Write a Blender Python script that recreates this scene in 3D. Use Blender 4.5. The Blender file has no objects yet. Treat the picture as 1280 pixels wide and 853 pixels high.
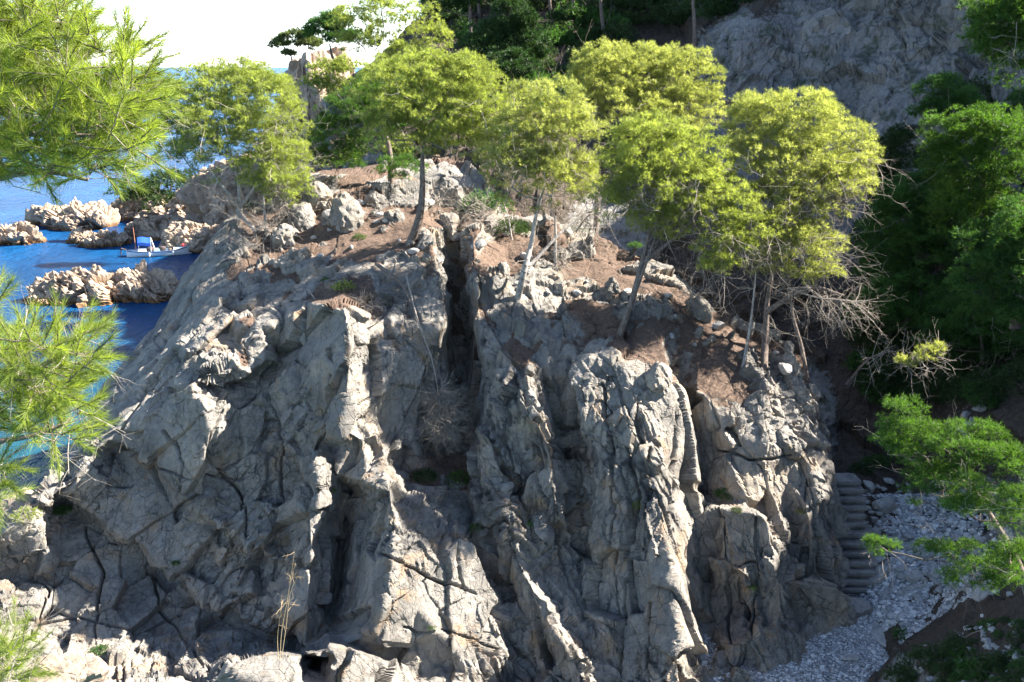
import bpy, math, random
import numpy as np
from mathutils import Vector, Matrix
from mathutils.geometry import delaunay_2d_cdt
S = bpy.context.scene
COL = S.collection
R_ = np.random.RandomState(7)
random.seed(7)
# ------------------------------------------------------------------ survey helpers
H = 18.0; F = 1229.0; PITCH = math.radians(15.6)
cp, sp = math.cos(PITCH), math.sin(PITCH)
def P(px, py, Y):
    """bearing read from the photograph + real forward distance -> world point"""
    px = np.asarray(px, float); py = np.asarray(py, float); Y = np.asarray(Y, float)
    v = (426.5-py)/F; u = (px-640)/F
    t = Y/(cp+v*sp)
    return np.stack([u*t, Y+0*px, H+t*(-sp+v*cp)], -1)
def proj(p):
    p = np.asarray(p, float); d = p-np.array([0, 0, H])
    f = d[..., 1]*cp-d[..., 2]*sp; w = d[..., 1]*sp+d[..., 2]*cp
    return 640+F*d[..., 0]/f, 426.5-F*w/f
def YZ(py, z):
    """forward distance at which the ray of row py meets height z"""
    v = (426.5-py)/F
    t = (z-H)/(-sp+v*cp)
    return t*(cp+v*sp)
# ------------------------------------------------------------------ noise
def _h(ix, iy, iz, s):
    with np.errstate(over='ignore'):
        h = (ix.astype(np.uint32)*np.uint32(73856093)) ^ (iy.astype(np.uint32)*np.uint32(19349663)) ^ (iz.astype(np.uint32)*np.uint32(83492791)) ^ np.uint32((s*2654435761) & 0xffffffff)
        h ^= h >> np.uint32(13); h *= np.uint32(1274126177); h ^= h >> np.uint32(16); h *= np.uint32(2246822519); h ^= h >> np.uint32(13)
    return h.astype(np.float64)/4294967296.0
def vnoise(p, s=0):
    i = np.floor(p).astype(np.int64); f = p-i; f = f*f*(3-2*f)
    r = 0
    for a in (0, 1):
        wa = f[:, 0] if a else 1-f[:, 0]
        for b in (0, 1):
            wb = f[:, 1] if b else 1-f[:, 1]
            for c in (0, 1):
                wc = f[:, 2] if c else 1-f[:, 2]
                r = r+wa*wb*wc*_h(i[:, 0]+a, i[:, 1]+b, i[:, 2]+c, s)
    return r*2-1
def fbm(p, s=0, o=4, g=.5):
    r = 0; a = 1
    for k in range(o):
        r = r+a*vnoise(p*2**k, s+k); a *= g
    return r
def cells(p, s=0, tilt=1.0, jit=.9):
    """fractured facets: per cell a random height and a random tilt, plus distance to the joint"""
    i = np.floor(p).astype(np.int64); f = p-i
    n = len(p); F1 = np.full(n, 9.); F2 = np.full(n, 9.); val = np.zeros(n)
    for a in (-1, 0, 1):
        for b in (-1, 0, 1):
            for c in (-1, 0, 1):
                X, Y, Z = i[:, 0]+a, i[:, 1]+b, i[:, 2]+c
                h1 = _h(X, Y, Z, s+11); h2 = _h(X, Y, Z, s+12); h3 = _h(X, Y, Z, s+13)
                dx = a+.5+(h1-.5)*jit-f[:, 0]; dy = b+.5+(h2-.5)*jit-f[:, 1]; dz = c+.5+(h3-.5)*jit-f[:, 2]
                d = np.sqrt(dx*dx+dy*dy+dz*dz)
                m = d < F1
                F2 = np.where(m, F1, np.minimum(F2, d)); F1 = np.where(m, d, F1)
                q = (h1*7.3 % 1-.5)*dx+(h2*9.1 % 1-.5)*dy+(h3*8.7 % 1-.5)*dz
                val = np.where(m, ((h1*13.7+h2*5.1+h3*3.3) % 1)*2-1+q*2*tilt, val)
    return val, F2-F1
# ------------------------------------------------------------------ mesh helpers
def mesh_np(name, V, Q=None, T=None, smooth=False, mats=(), attr=None):
    me = bpy.data.meshes.new(name)
    V = np.asarray(V, np.float32)
    nq = 0 if Q is None else len(Q); nt = 0 if T is None else len(T)
    me.vertices.add(len(V)); me.vertices.foreach_set('co', V.ravel())
    L = []; 
    if nq: L.append(np.asarray(Q, np.int32).ravel())
    if nt: L.append(np.asarray(T, np.int32).ravel())
    L = np.concatenate(L)
    me.loops.add(len(L)); me.loops.foreach_set('vertex_index', L)
    me.polygons.add(nq+nt)
    st = np.concatenate([np.arange(nq)*4, nq*4+np.arange(nt)*3]).astype(np.int32)
    me.polygons.foreach_set('loop_start', st)
    try: me.polygons.foreach_set('loop_total', np.concatenate([np.full(nq, 4), np.full(nt, 3)]).astype(np.int32))
    except Exception: pass
    me.polygons.foreach_set('use_smooth', np.full(nq+nt, bool(smooth)))
    if attr:
        for k, a in attr.items():
            at = me.attributes.new(k, 'FLOAT', 'POINT'); at.data.foreach_set('value', np.asarray(a, np.float32))
    for m in mats: me.materials.append(m)
    me.update(calc_edges=True)
    return me
def tag(o, label=None, cat=None, group=None, kind=None):
    if label: o['label'] = label
    if cat: o['category'] = cat
    if group: o['group'] = group
    if kind: o['kind'] = kind
    return o
def link(name, me, parent=None, loc=None):
    o = bpy.data.objects.new(name, me); COL.objects.link(o)
    if parent is not None: o.parent = parent
    if loc is not None: o.location = [float(c) for c in loc]
    return o
def empty(name, loc, rz=0):
    o = link(name, None, None, loc); o.rotation_euler.z = rz; o.empty_display_size = .3
    return o
def copy_tree(o, parent=None):
    c = o.copy(); COL.objects.link(c)
    if parent is not None: c.parent = parent
    for ch in [x for x in bpy.data.objects if x.parent == o and x is not c]: copy_tree(ch, c)
    return c
# ------------------------------------------------------------------ materials
def newmat(name):
    m = bpy.data.materials.new(name); m.use_nodes = True
    nt = m.node_tree
    for n in list(nt.nodes): nt.nodes.remove(n)
    return m, nt, nt.nodes, nt.links
def N(nt, t, **kw):
    n = nt.nodes.new(t)
    for k, v in kw.items():
        if k in n.inputs: n.inputs[k].default_value = v
        else: setattr(n, k, v)
    return n
def noise(nt, co, scale, detail=6, rough=.6, dist=0):
    n = N(nt, 'ShaderNodeTexNoise', Scale=scale, Detail=detail, Roughness=rough, Distortion=dist)
    nt.links.new(co, n.inputs['Vector']); return n.outputs['Fac']
def ramp(nt, fac, stops):
    r = nt.nodes.new('ShaderNodeValToRGB'); nt.links.new(fac, r.inputs[0])
    e = r.color_ramp.elements
    while len(e) < len(stops): e.new(.5)
    for i, (p, c) in enumerate(stops):
        e[i].position = p; e[i].color = (*c, 1) if len(c) == 3 else c
    return r.outputs['Color']
def mix(nt, fac, a, b, mode='MIX'):
    m = nt.nodes.new('ShaderNodeMix'); m.data_type = 'RGBA'; m.blend_type = mode
    for sock, v in ((m.inputs[0], fac), (m.inputs[6], a), (m.inputs[7], b)):
        if isinstance(v, (int, float)): sock.default_value = v
        elif isinstance(v, tuple): sock.default_value = (*v, 1)
        else: nt.links.new(v, sock)
    return m.outputs[2]
def math_(nt, op, a, b=None, clamp=False):
    m = nt.nodes.new('ShaderNodeMath'); m.operation = op; m.use_clamp = clamp
    for s_, v in ((m.inputs[0], a), (m.inputs[1], b)):
        if v is None: continue
        if isinstance(v, (int, float)): s_.default_value = v
        else: nt.links.new(v, s_)
    return m.outputs[0]
def attrf(nt, name):
    a = nt.nodes.new('ShaderNodeAttribute'); a.attribute_name = name; return a.outputs['Fac']
def rock_material(name, dark, light, warm, bump=.6, sc=1.0, soil=True, wet=False, objco=False, green=0.0, soilcol=((.05,.036,.028),(.20,.135,.10))):
    m, nt, n, l = newmat(name)
    tc = n.new('ShaderNodeTexCoord')
    if objco: co = tc.outputs['Object']
    else:
        g = n.new('ShaderNodeNewGeometry'); co = g.outputs['Position']
    a = noise(nt, co, .55*sc, 8, .65, .4)
    b = noise(nt, co, 5*sc, 8, .75, .3)
    c = noise(nt, co, 32*sc, 6, .7)
    base = ramp(nt, a, [(.3, dark), (.52, light), (.72, warm)])
    base = mix(nt, .75, base, ramp(nt, b, [(.28, (.42,.41,.40)), (.5, (.9,.9,.9)), (.75, (1.25,1.22,1.17))]), 'MULTIPLY')
    base = mix(nt, .55, base, ramp(nt, c, [(.3, (.55,.55,.55)), (.6, (1.12,1.12,1.12))]), 'MULTIPLY')
    if name == 'crag_rock':
        oc_ = ramp(nt, noise(nt, co, .8, 7, .72, .6), [(.54, (0,0,0)), (.68, (1,1,1))])
        base = mix(nt, math_(nt, 'MULTIPLY', oc_, .65), base, (.33,.21,.11))
        st_ = N(nt, 'ShaderNodeMapping'); st_.inputs['Scale'].default_value = (2.2, 2.2, .25); l.new(co, st_.inputs['Vector'])
        sk_ = ramp(nt, noise(nt, st_.outputs[0], 1.0, 6, .7), [(.52, (0,0,0)), (.66, (1,1,1))])
        base = mix(nt, math_(nt, 'MULTIPLY', sk_, .45), base, (.09,.088,.085))
    # joints
    mp = N(nt, 'ShaderNodeMapping'); mp.inputs['Scale'].default_value = (1, 1, .45); mp.inputs['Rotation'].default_value = (.25, .3, 0)
    wn = N(nt, 'ShaderNodeTexNoise', Scale=1.3*sc, Detail=4.); l.new(co, wn.inputs['Vector'])
    wv = mix(nt, .22, co, wn.outputs['Color'], 'LINEAR_LIGHT')
    l.new(wv, mp.inputs['Vector'])
    v1 = N(nt, 'ShaderNodeTexVoronoi', feature='DISTANCE_TO_EDGE', Scale=2.6*sc); l.new(mp.outputs[0], v1.inputs['Vector'])
    v2 = N(nt, 'ShaderNodeTexVoronoi', feature='DISTANCE_TO_EDGE', Scale=8.0*sc); l.new(mp.outputs[0], v2.inputs['Vector'])
    j1 = ramp(nt, v1.outputs['Distance'], [(0, (0,0,0)), (.03, (1,1,1))])
    j2 = ramp(nt, v2.outputs['Distance'], [(0, (0,0,0)), (.05, (1,1,1))])
    jm = ramp(nt, noise(nt, co, 1.1*sc, 3), [(.42, (0,0,0)), (.58, (1,1,1))])
    j1 = mix(nt, jm, j1, (1., 1., 1.)); 
    jm2 = ramp(nt, noise(nt, co, 1.7*sc, 3), [(.42, (1,1,1)), (.55, (0,0,0))])
    j2 = mix(nt, jm2, j2, (1., 1., 1.))
    base = mix(nt, .45, base, j1, 'MULTIPLY')
    if green:
        gm = ramp(nt, noise(nt, co, .9, 6, .7), [(.52, (0,0,0)), (.62, (1,1,1))])
        base = mix(nt, math_(nt, 'MULTIPLY', gm, green), base, (.035, .05, .02))
    if wet:
        g2 = n.new('ShaderNodeNewGeometry'); sx = n.new('ShaderNodeSeparateXYZ'); l.new(g2.outputs['Position'], sx.inputs[0])
        hz = math_(nt, 'ADD', sx.outputs['Z'], math_(nt, 'MULTIPLY', noise(nt, g2.outputs['Position'], 2, 4), -.5))
        wr = ramp(nt, hz, [(.0, (0,0,0)), (.35, (1,1,1))])
        base = mix(nt, wr, (.17,.095,.045), base)
    if soil:
        sm = attrf(nt, 'soil')
        sn = math_(nt, 'ADD', sm, math_(nt, 'MULTIPLY', math_(nt, 'SUBTRACT', noise(nt, co, 3.2, 7, .7), .5), 1.3))
        sf = ramp(nt, sn, [(.42, (0,0,0)), (.56, (1,1,1))])
        sc_ = ramp(nt, noise(nt, co, 9, 8, .8), [(.3, soilcol[0]), (.7, soilcol[1])])
        base = mix(nt, sf, base, sc_)
    bs = n.new('ShaderNodeBsdfPrincipled'); bs.inputs['Roughness'].default_value = .88; bs.inputs['Specular IOR Level'].default_value = .25
    l.new(base, bs.inputs['Base Color'])
    hgt = math_(nt, 'ADD', math_(nt, 'MULTIPLY', b, 1.0), math_(nt, 'MULTIPLY', c, .35))
    hgt = math_(nt, 'ADD', hgt, math_(nt, 'MULTIPLY', j1, .5)); hgt = math_(nt, 'ADD', hgt, math_(nt, 'MULTIPLY', j2, .25))
    bp = N(nt, 'ShaderNodeBump', Strength=bump, Distance=.10/sc); l.new(hgt, bp.inputs['Height']); l.new(bp.outputs[0], bs.inputs['Normal'])
    o = n.new('ShaderNodeOutputMaterial'); l.new(bs.outputs[0], o.inputs[0])
    return m
def leaf_material(name, c1, c2, tr=.5, trc=None):
    m, nt, n, l = newmat(name)
    v = attrf(nt, 'var')
    col = ramp(nt, v, [(0, c1), (1, c2)])
    d = n.new('ShaderNodeBsdfPrincipled'); d.inputs['Roughness'].default_value = .55; d.inputs['Specular IOR Level'].default_value = .3
    l.new(col, d.inputs['Base Color'])
    t = n.new('ShaderNodeBsdfTranslucent')
    k = trc or (1.55, 1.6, .7)
    tcx = mix(nt, 1., col, k, 'MULTIPLY'); l.new(tcx, t.inputs['Color'])
    mx = n.new('ShaderNodeMixShader'); mx.inputs[0].default_value = tr
    l.new(d.outputs[0], mx.inputs[1]); l.new(t.outputs[0], mx.inputs[2])
    o = n.new('ShaderNodeOutputMaterial'); l.new(mx.outputs[0], o.inputs[0])
    return m
def bark_material(name, a, b, sc=1):
    m, nt, n, l = newmat(name)
    g = n.new('ShaderNodeNewGeometry')
    mp = N(nt, 'ShaderNodeMapping'); mp.inputs['Scale'].default_value = (1, 1, .3); l.new(g.outputs['Position'], mp.inputs['Vector'])
    f = noise(nt, mp.outputs[0], 18*sc, 6, .7)
    bs = n.new('ShaderNodeBsdfPrincipled'); bs.inputs['Roughness'].default_value = .9; bs.inputs['Specular IOR Level'].default_value = .2
    l.new(ramp(nt, f, [(.35, a), (.65, b)]), bs.inputs['Base Color'])
    bp = N(nt, 'ShaderNodeBump', Strength=.7, Distance=.03); l.new(f, bp.inputs['Height']); l.new(bp.outputs[0], bs.inputs['Normal'])
    o = n.new('ShaderNodeOutputMaterial'); l.new(bs.outputs[0], o.inputs[0])
    return m
def plain(name, c, rough=.5, var=.12):
    m, nt, n, l = newmat(name)
    tc = n.new('ShaderNodeTexCoord'); f = noise(nt, tc.outputs['Object'], 3, 5)
    bs = n.new('ShaderNodeBsdfPrincipled'); bs.inputs['Roughness'].default_value = rough
    l.new(ramp(nt, f, [(.3, tuple(x*(1-var) for x in c)), (.7, tuple(min(1, x*(1+var)) for x in c))]), bs.inputs['Base Color'])
    o = n.new('ShaderNodeOutputMaterial'); l.new(bs.outputs[0], o.inputs[0])
    return m
M = {}
M['crag'] = rock_material('crag_rock', (.135,.128,.12), (.275,.255,.23), (.40,.34,.27), .9)
M['hill'] = rock_material('hill_rock', (.12,.12,.12), (.27,.26,.25), (.34,.31,.275), 1.0, .45, green=.75, soilcol=((.04,.032,.024),(.12,.09,.068)))
M['sea_rock'] = rock_material('sea_rock', (.18,.14,.11), (.40,.31,.235), (.46,.34,.24), .5, .5, soil=False, wet=True)
M['boulder'] = rock_material('boulder_rock', (.22,.215,.21), (.40,.385,.37), (.46,.42,.37), .5, 2.0, soil=False, objco=True)
M['step'] = rock_material('step_stone', (.15,.14,.13), (.28,.265,.25), (.33,.30,.27), .5, 2.0, soil=False)
M['leaf'] = leaf_material('pine_needles', (.11,.14,.04), (.34,.385,.12), .55)
M['leaf_y'] = leaf_material('olive_needles', (.14,.165,.055), (.39,.41,.17), .55)
M['leaf_near'] = leaf_material('near_needles', (.09,.125,.025), (.27,.33,.065), .55)
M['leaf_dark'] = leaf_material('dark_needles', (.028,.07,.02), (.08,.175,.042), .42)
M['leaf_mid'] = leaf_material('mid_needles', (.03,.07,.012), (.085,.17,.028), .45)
M['leaf_shade'] = leaf_material('shaded_needles', (.014,.036,.012), (.04,.085,.024), .3)  # dark needle copy with the far slope's shade put into its colour
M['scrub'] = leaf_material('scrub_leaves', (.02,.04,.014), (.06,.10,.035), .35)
M['leaf_far'] = leaf_material('far_needles', (.06,.085,.04), (.15,.19,.07), .4)
M['dry'] = bark_material('dry_twigs', (.17,.14,.115), (.38,.34,.30), 2)
M['bark'] = bark_material('pine_bark', (.07,.05,.042), (.22,.18,.155))
M['bark_pale'] = bark_material('pale_bark', (.16,.14,.125), (.44,.40,.37))
M['straw'] = plain('straw', (.34,.25,.14), .7)
# ------------------------------------------------------------------ surveyed sheets
def raster(lines, x0, x1, y0, y1, st=1, sub=22, blur=1):
    pts = {}
    rd = lambda v: round(v, 2)
    for ln in lines:
        for k in range(len(ln)):
            a = ln[k]; pts[(rd(a[0]), rd(a[1]))] = a[2]
            if k+1 < len(ln):
                b = ln[k+1]; n = max(1, int(math.hypot(a[0]-b[0], a[1]-b[1])/sub))
                for j in range(1, n):
                    t = j/n
                    pts.setdefault((rd(a[0]*(1-t)+b[0]*t), rd(a[1]*(1-t)+b[1]*t)), 1/((1-t)/a[2]+t/b[2]))
    ks = list(pts); vs = [Vector(k) for k in ks]; iv = np.array([1/pts[k] for k in ks])
    rv, re, rf, ov, oe, of = delaunay_2d_cdt(vs, [], [], 0, 1e-4)
    val = np.array([iv[o[0]] if o else .03 for o in ov])
    nx = int((x1-x0)/st)+1; ny = int((y1-y0)/st)+1
    G = np.full((ny, nx), np.nan)
    for f in rf:
        (ax, ay), (bx, by), (cx, cy) = [rv[i] for i in f]
        i0 = max(0, int((min(ax, bx, cx)-x0)/st)); i1 = min(nx-1, int((max(ax, bx, cx)-x0)/st)+1)
        j0 = max(0, int((min(ay, by, cy)-y0)/st)); j1 = min(ny-1, int((max(ay, by, cy)-y0)/st)+1)
        if i1 < i0 or j1 < j0: continue
        X, Y = np.meshgrid(x0+st*np.arange(i0, i1+1), y0+st*np.arange(j0, j1+1))
        D = (by-cy)*(ax-cx)+(cx-bx)*(ay-cy)
        if abs(D) < 1e-9: continue
        w1 = ((by-cy)*(X-cx)+(cx-bx)*(Y-cy))/D; w2 = ((cy-ay)*(X-cx)+(ax-cx)*(Y-cy))/D; w3 = 1-w1-w2
        m = (w1 > -1e-3) & (w2 > -1e-3) & (w3 > -1e-3)
        sub_ = G[j0:j1+1, i0:i1+1]; sub_[m] = (w1*val[f[0]]+w2*val[f[1]]+w3*val[f[2]])[m]
    if np.isnan(G).any(): G = np.where(np.isnan(G), np.nanmean(G), G)
    for _ in range(blur):
        Gp = np.pad(G, 1, mode='edge'); G = (Gp[:-2, 1:-1]+Gp[2:, 1:-1]+Gp[1:-1, :-2]+Gp[1:-1, 2:]+2*G)/6
    def f(px, py):
        u = np.clip((np.asarray(px, float)-x0)/st, 0, nx-1.001); v = np.clip((np.asarray(py, float)-y0)/st, 0, ny-1.001)
        i = u.astype(int); j = v.astype(int); a = u-i; b = v-j
        return 1/((G[j, i]*(1-a)+G[j, i+1]*a)*(1-b)+(G[j+1, i]*(1-a)+G[j+1, i+1]*a)*b)
    return f
def grid_normals(W):
    du = np.gradient(W, axis=1); dv = np.gradient(W, axis=0)
    n = np.cross(du, dv); n /= np.linalg.norm(n, axis=2, keepdims=True)+1e-9
    for _ in range(5):
        a = np.pad(n, ((3, 3), (3, 3), (0, 0)), mode='edge')
        n = (a[:-6, 3:-3]+a[6:, 3:-3]+a[3:-3, :-6]+a[3:-3, 6:]+n)/5
    n /= np.linalg.norm(n, axis=2, keepdims=True)+1e-9
    return n
def quads(nr, nc):
    i = np.arange(nr*nc).reshape(nr, nc)
    return np.stack([i[:-1, :-1], i[:-1, 1:], i[1:, 1:], i[1:, :-1]], -1).reshape(-1, 4)
# ---- the crag
crag_lines = [
 # skyline
 [(-240,820,22),(-60,700,28.5),(0,640,30.5),(60,600,31.5),(100,540,33),(130,480,34.6),(185,420,36.6),(225,350,38.2),(262,300,39.4),(290,272,40),(340,240,42),(400,214,44),(480,206,44.5),(560,196,45),(600,220,43),(640,262,41),(700,286,39),(760,303,38),(810,323,37),(860,362,35),(900,395,34.3),(950,412,34.2),(1000,447,32.8),(1020,498,31.6),(1040,560,31),(1048,640,30),(1047,700,29.2),(1042,775,28.2)],
 # left seaward slab and its inner edge
 [(-100,720,25.5),(0,668,27.5),(90,600,29.2),(150,520,30.8),(200,452,32.6),(250,385,34.6),(290,330,36.6),(330,290,38.5)],
 [(120,560,29.8),(200,500,31.0),(260,430,32.2),(330,372,34.2)],
 # top surface left
 [(350,335,36.2),(400,325,36.2),(455,335,34.8),(500,325,35),(532,300,35.8)],
 [(330,300,38.2),(400,285,38.2),(470,270,38.8),(530,262,39.2)],
 [(400,240,41),(440,250,39.6),(445,232,41.5),(480,235,41.5),(540,240,41)],
 [(300,400,32.6),(345,385,33.4),(400,372,33.2),(430,366,33)],
 # boulder with lit top on left
 [(240,440,31.2),(290,402,32.2),(340,410,31.8)],
 [(225,480,30.2),(262,470,29.8),(310,468,30.2),(338,448,31)],
 [(250,476,31.2),(312,476,31.4),(345,440,32.6)],
 # corridor left of the pillar
 [(352,400,33.2),(350,450,32),(335,500,31.2),(330,560,30.4)],
 # facet with lit right part
 [(210,520,30.2),(252,500,29.4),(262,540,29),(255,590,28.8)],
 [(285,510,30.2),(300,560,29.9),(290,610,29.6)],
 # pillar: left foot, crest, lit right face
 [(372,400,32),(365,470,30.9),(360,540,30),(372,600,29.6)],
 [(395,380,31.0),(432,384,30.3)],
 [(432,384,30.3),(438,430,29.3),(434,480,28.7),(426,540,28.2)],
 [(470,396,31.8),(470,450,30.5),(464,500,29.8),(450,540,29.2)],
 [(500,372,33.4),(515,420,32),(502,470,31.2),(490,530,30.2),(470,560,29.4)],
 # bump left of pillar, small facets
 [(385,480,30.4),(398,520,29.6),(390,560,29)],
 # block row at 460,560
 [(452,548,28.8),(475,545,29),(480,585,28.2),(455,600,28)],
 # gully side walls and bottom
 [(540,300,35.6),(548,350,33.8),(550,400,32.5),(542,450,31.6),(532,500,30.9),(515,560,30.2)],
 [(552,262,40),(558,300,38.9),(561,350,38.2),(563,400,37.2),(566,460,35.8),(570,520,34.0),(570,560,32)],
 [(568,262,40),(578,300,38.9),(581,350,38.2),(583,400,37.2),(585,460,35.8),(588,520,34.0),(586,560,32)],
 [(590,300,35.4),(592,350,33.6),(596,400,32.6),(596,450,31.6),(600,500,30.8),(602,560,29.8),(608,600,29.2)],
 # scrub ledge
 [(500,585,30),(540,590,30),(580,595,30.2)],
 [(510,615,29),(550,625,29),(590,640,29)],
 # recess and the bright buttress
 [(440,615,30.4),(430,660,30),(425,700,29.4),(418,750,28.4),(410,780,27)],
 [(488,608,27.0),(492,660,25.8),(488,710,24.8),(478,760,24.3),(470,790,24.2)],
 [(530,630,28.2),(570,655,27.7),(590,700,27.0),(602,740,26.4),(625,780,25.8),(640,820,25.4)],
 [(520,760,25.1),(560,800,25.0),(600,853,24.6)],
 [(515,790,25.3),(545,830,25.2)],
 # column with lit right side
 [(392,570,28.4),(400,620,27.5),(392,670,26.8),(385,720,26.1),(385,770,25.3)],
 [(415,560,29.6),(420,610,28.8),(410,670,28.0),(404,740,26.8)],
 # great shaded wall, above the two long joints
 [(150,556,30.2),(232,625,29.0),(310,684,28.1),(370,706,27.4),(400,712,27)],
 [(150,564,30.8),(232,634,29.7),(310,694,28.8),(370,718,27.9)],
 [(72,618,29.8),(180,684,29.0),(240,738,28.2),(330,786,27.1),(395,812,25.4)],
 [(72,627,30.4),(180,694,29.6),(240,749,28.8),(330,798,27.6),(395,826,25.8)],
 [(160,600,30.2),(190,650,29.4)],[(215,660,29.4),(225,710,28.6)],[(262,660,29.1),(285,740,27.9)],
 [(270,690,28.8),(262,735,28.2)],[(300,730,28.2),(330,760,27.6)],
 [(340,560,29.9),(350,640,29.1),(345,690,28.4)],
 [(0,720,28.4),(100,720,28.8),(170,730,28.8),(200,790,27.6)],
 [(-240,900,23.5),(-100,820,25.6),(0,790,26.4),(90,800,26.9),(150,830,25.9)],
 [(40,853,24.4),(120,860,24.6),(200,840,25.9),(260,800,27.2),(300,815,26.4)],
 [(60,900,22),(150,900,22.4),(250,870,24)],
 [(300,850,22.2),(360,822,22.4),(420,812,22.8),(475,835,23.4)],
 [(340,860,21.4),(420,860,22)],
 [(430,800,24.6),(500,830,25),(520,860,24.4)],
 [(-240,960,20.5),(0,960,20.8),(200,960,21.2),(400,960,20.6),(600,960,21.8),(800,960,22.4),(1000,960,24.5),(1100,960,25.5)],
 # dark foot recess
 [(642,790,26.4),(655,830,25.9),(650,860,25.3)],
 # diagonal rib
 [(612,560,29.2),(625,640,28.2),(650,710,26.8),(690,780,25.4),(720,830,24.6),(740,870,24)],
 [(605,640,28.8),(632,720,27.8),(665,780,26.6),(690,840,25.6)],
 [(640,600,29.4),(670,680,28),(710,760,26.6),(750,820,25.6)],
 # pillar block A
 [(650,560,29.3),(668,640,28.6)],
 [(622,470,30.8),(640,448,30.4),(665,455,30),(690,470,31)],
 [(620,520,29.8),(650,500,28.9),(668,520,28.7),(688,560,28.4),(696,640,27.8)],
 [(630,560,29.2),(655,600,28.6)],
 [(697,490,31.4),(706,560,30.2),(722,640,29),(722,700,28.2),(735,780,26.8)],
 # tops between
 [(600,380,33.6),(640,400,32.6),(680,420,32.4),(700,440,32)],
 [(640,360,34.4),(700,380,33.6),(740,410,32.4)],
 [(620,300,37.6),(680,330,36),(730,350,35.2),(790,375,34)],
 # pillar B
 [(712,470,30.4),(740,448,30.2),(775,452,29.8),(810,440,30.6),(828,425,31)],
 [(722,500,29.6),(745,540,28.9),(760,620,28.1),(765,700,27.1),(770,780,26.2),(775,860,25.1)],
 [(800,500,28.9),(815,560,28.0),(828,640,26.8),(840,720,25.7),(850,800,24.6),(854,860,23.8)],
 [(832,440,30.6),(838,480,29.8),(848,540,29.2),(858,600,28.8),(864,680,28.2),(870,760,27.2),(876,830,26.0)],
 # deep joint
 [(852,480,31.6),(868,540,31.4),(874,600,30.6),(874,680,29.4),(880,760,28),(882,815,26.8)],
 # soil apron on right
 [(780,420,31.6),(800,380,33.4),(850,400,33)],
 [(850,440,31.8),(900,440,32.2),(950,455,32.4),(990,480,32)],
 [(870,490,30.6),(920,500,30.6),(960,520,30.6),(1000,530,30.8)],
 # back wall right
 [(892,530,30.2),(930,550,29.8),(965,560,29.6),(1000,560,30)],
 [(890,630,29.2),(930,632,28.9),(965,640,28.8)],
 [(888,645,28.4),(910,640,27.8),(945,640,27.2),(965,652,27.6)],
 [(890,700,27.6),(920,710,26.9),(936,720,26.6)],
 [(888,800,26.3),(930,800,25.4),(943,790,25.7)],
 [(940,660,27.8),(945,720,27.4),(948,770,27)],
 [(960,660,27.4),(975,700,26.9),(978,750,26.6),(972,795,26.2)],
 [(990,650,29.4),(996,700,28.8),(1000,750,28.2),(1000,780,27.6)],
 [(985,600,29.6),(1010,580,29.7),(1028,620,29.2)],
 [(1010,640,28.7),(1022,690,28.3),(1020,740,28),(1015,775,27.8)],
 [(890,838,25.4),(950,818,25.6),(990,795,26.4),(1020,782,27.6)],
]
for c in ((-240,300,40),(-240,150,50),(1100,150,50),(1100,400,33),(1100,700,29.5),(500,150,50),(800,150,50)): crag_lines.append([c])
cragY = raster(crag_lines, -240, 1100, 150, 960, 1, 7, 13)
sky_x = [p[0] for p in crag_lines[0]]; sky_y = [p[1] for p in crag_lines[0]]
def top_of(px):
    return np.interp(px, sky_x[:-2], sky_y[:-2])
def crag_disp(V, nn, px, py):
    w = V+.08*np.stack([fbm(V*.5, 1, 2), fbm(V*.5, 5, 2), fbm(V*.5, 9, 2)], -1)+.012*np.stack([fbm(V*3, 2, 2), fbm(V*3, 6, 2), fbm(V*3, 10, 2)], -1)
    # strata frame: beds dip; blocks elongated along the dip direction
    right = np.clip((px-470)/120, 0, 1)
    a = math.radians(14); b = math.radians(-38)
    def frame(w, ang, sx, sy, sz):
        c, s = math.cos(ang), math.sin(ang)
        X = w[:, 0]*c+w[:, 2]*s; Z = -w[:, 0]*s+w[:, 2]*c
        return np.stack([X/sx, w[:, 1]/sy, Z/sz], -1)
    d = np.zeros(len(V)); D = []
    for ang, st in ((a, 4.6), (b, 2.2)):
        v1, e1 = cells(frame(w, ang, 1.05, 1.5, 1.05*st), 3, 1.7)
        v2, e2 = cells(frame(w+7, ang+.12, .42, .55, .42*st*.8), 8, 1.7)
        v3, e3 = cells(frame(w+3, ang-.2, .17, .17, .17*st*.8), 15, 1.7)
        am = np.clip(.55+1.1*fbm(V*.35, 71, 2), .12, 1.3)
        dd = .27*v1-.09*np.exp(-e1/.02)+.115*v2*am-.035*np.exp(-e2/.02)*np.clip(am, 0, 1)+.030*v3*(.3+am)
        D.append(dd)
    d = D[0]*right+D[1]*(1-right)*.85
    # the seaward slab on the left is smoother
    slab = np.clip((330-px)/80, 0, 1)*np.clip((620-py)/60, 0, 1)*np.clip(1-(py-(585-1.05*(px-75)))/70, 0, 1)
    d = d*(1-.78*slab)
    d += .028*fbm(V*2.2, 21, 4)+.07*fbm(V*.6, 31, 2)
    return d, slab
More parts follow.
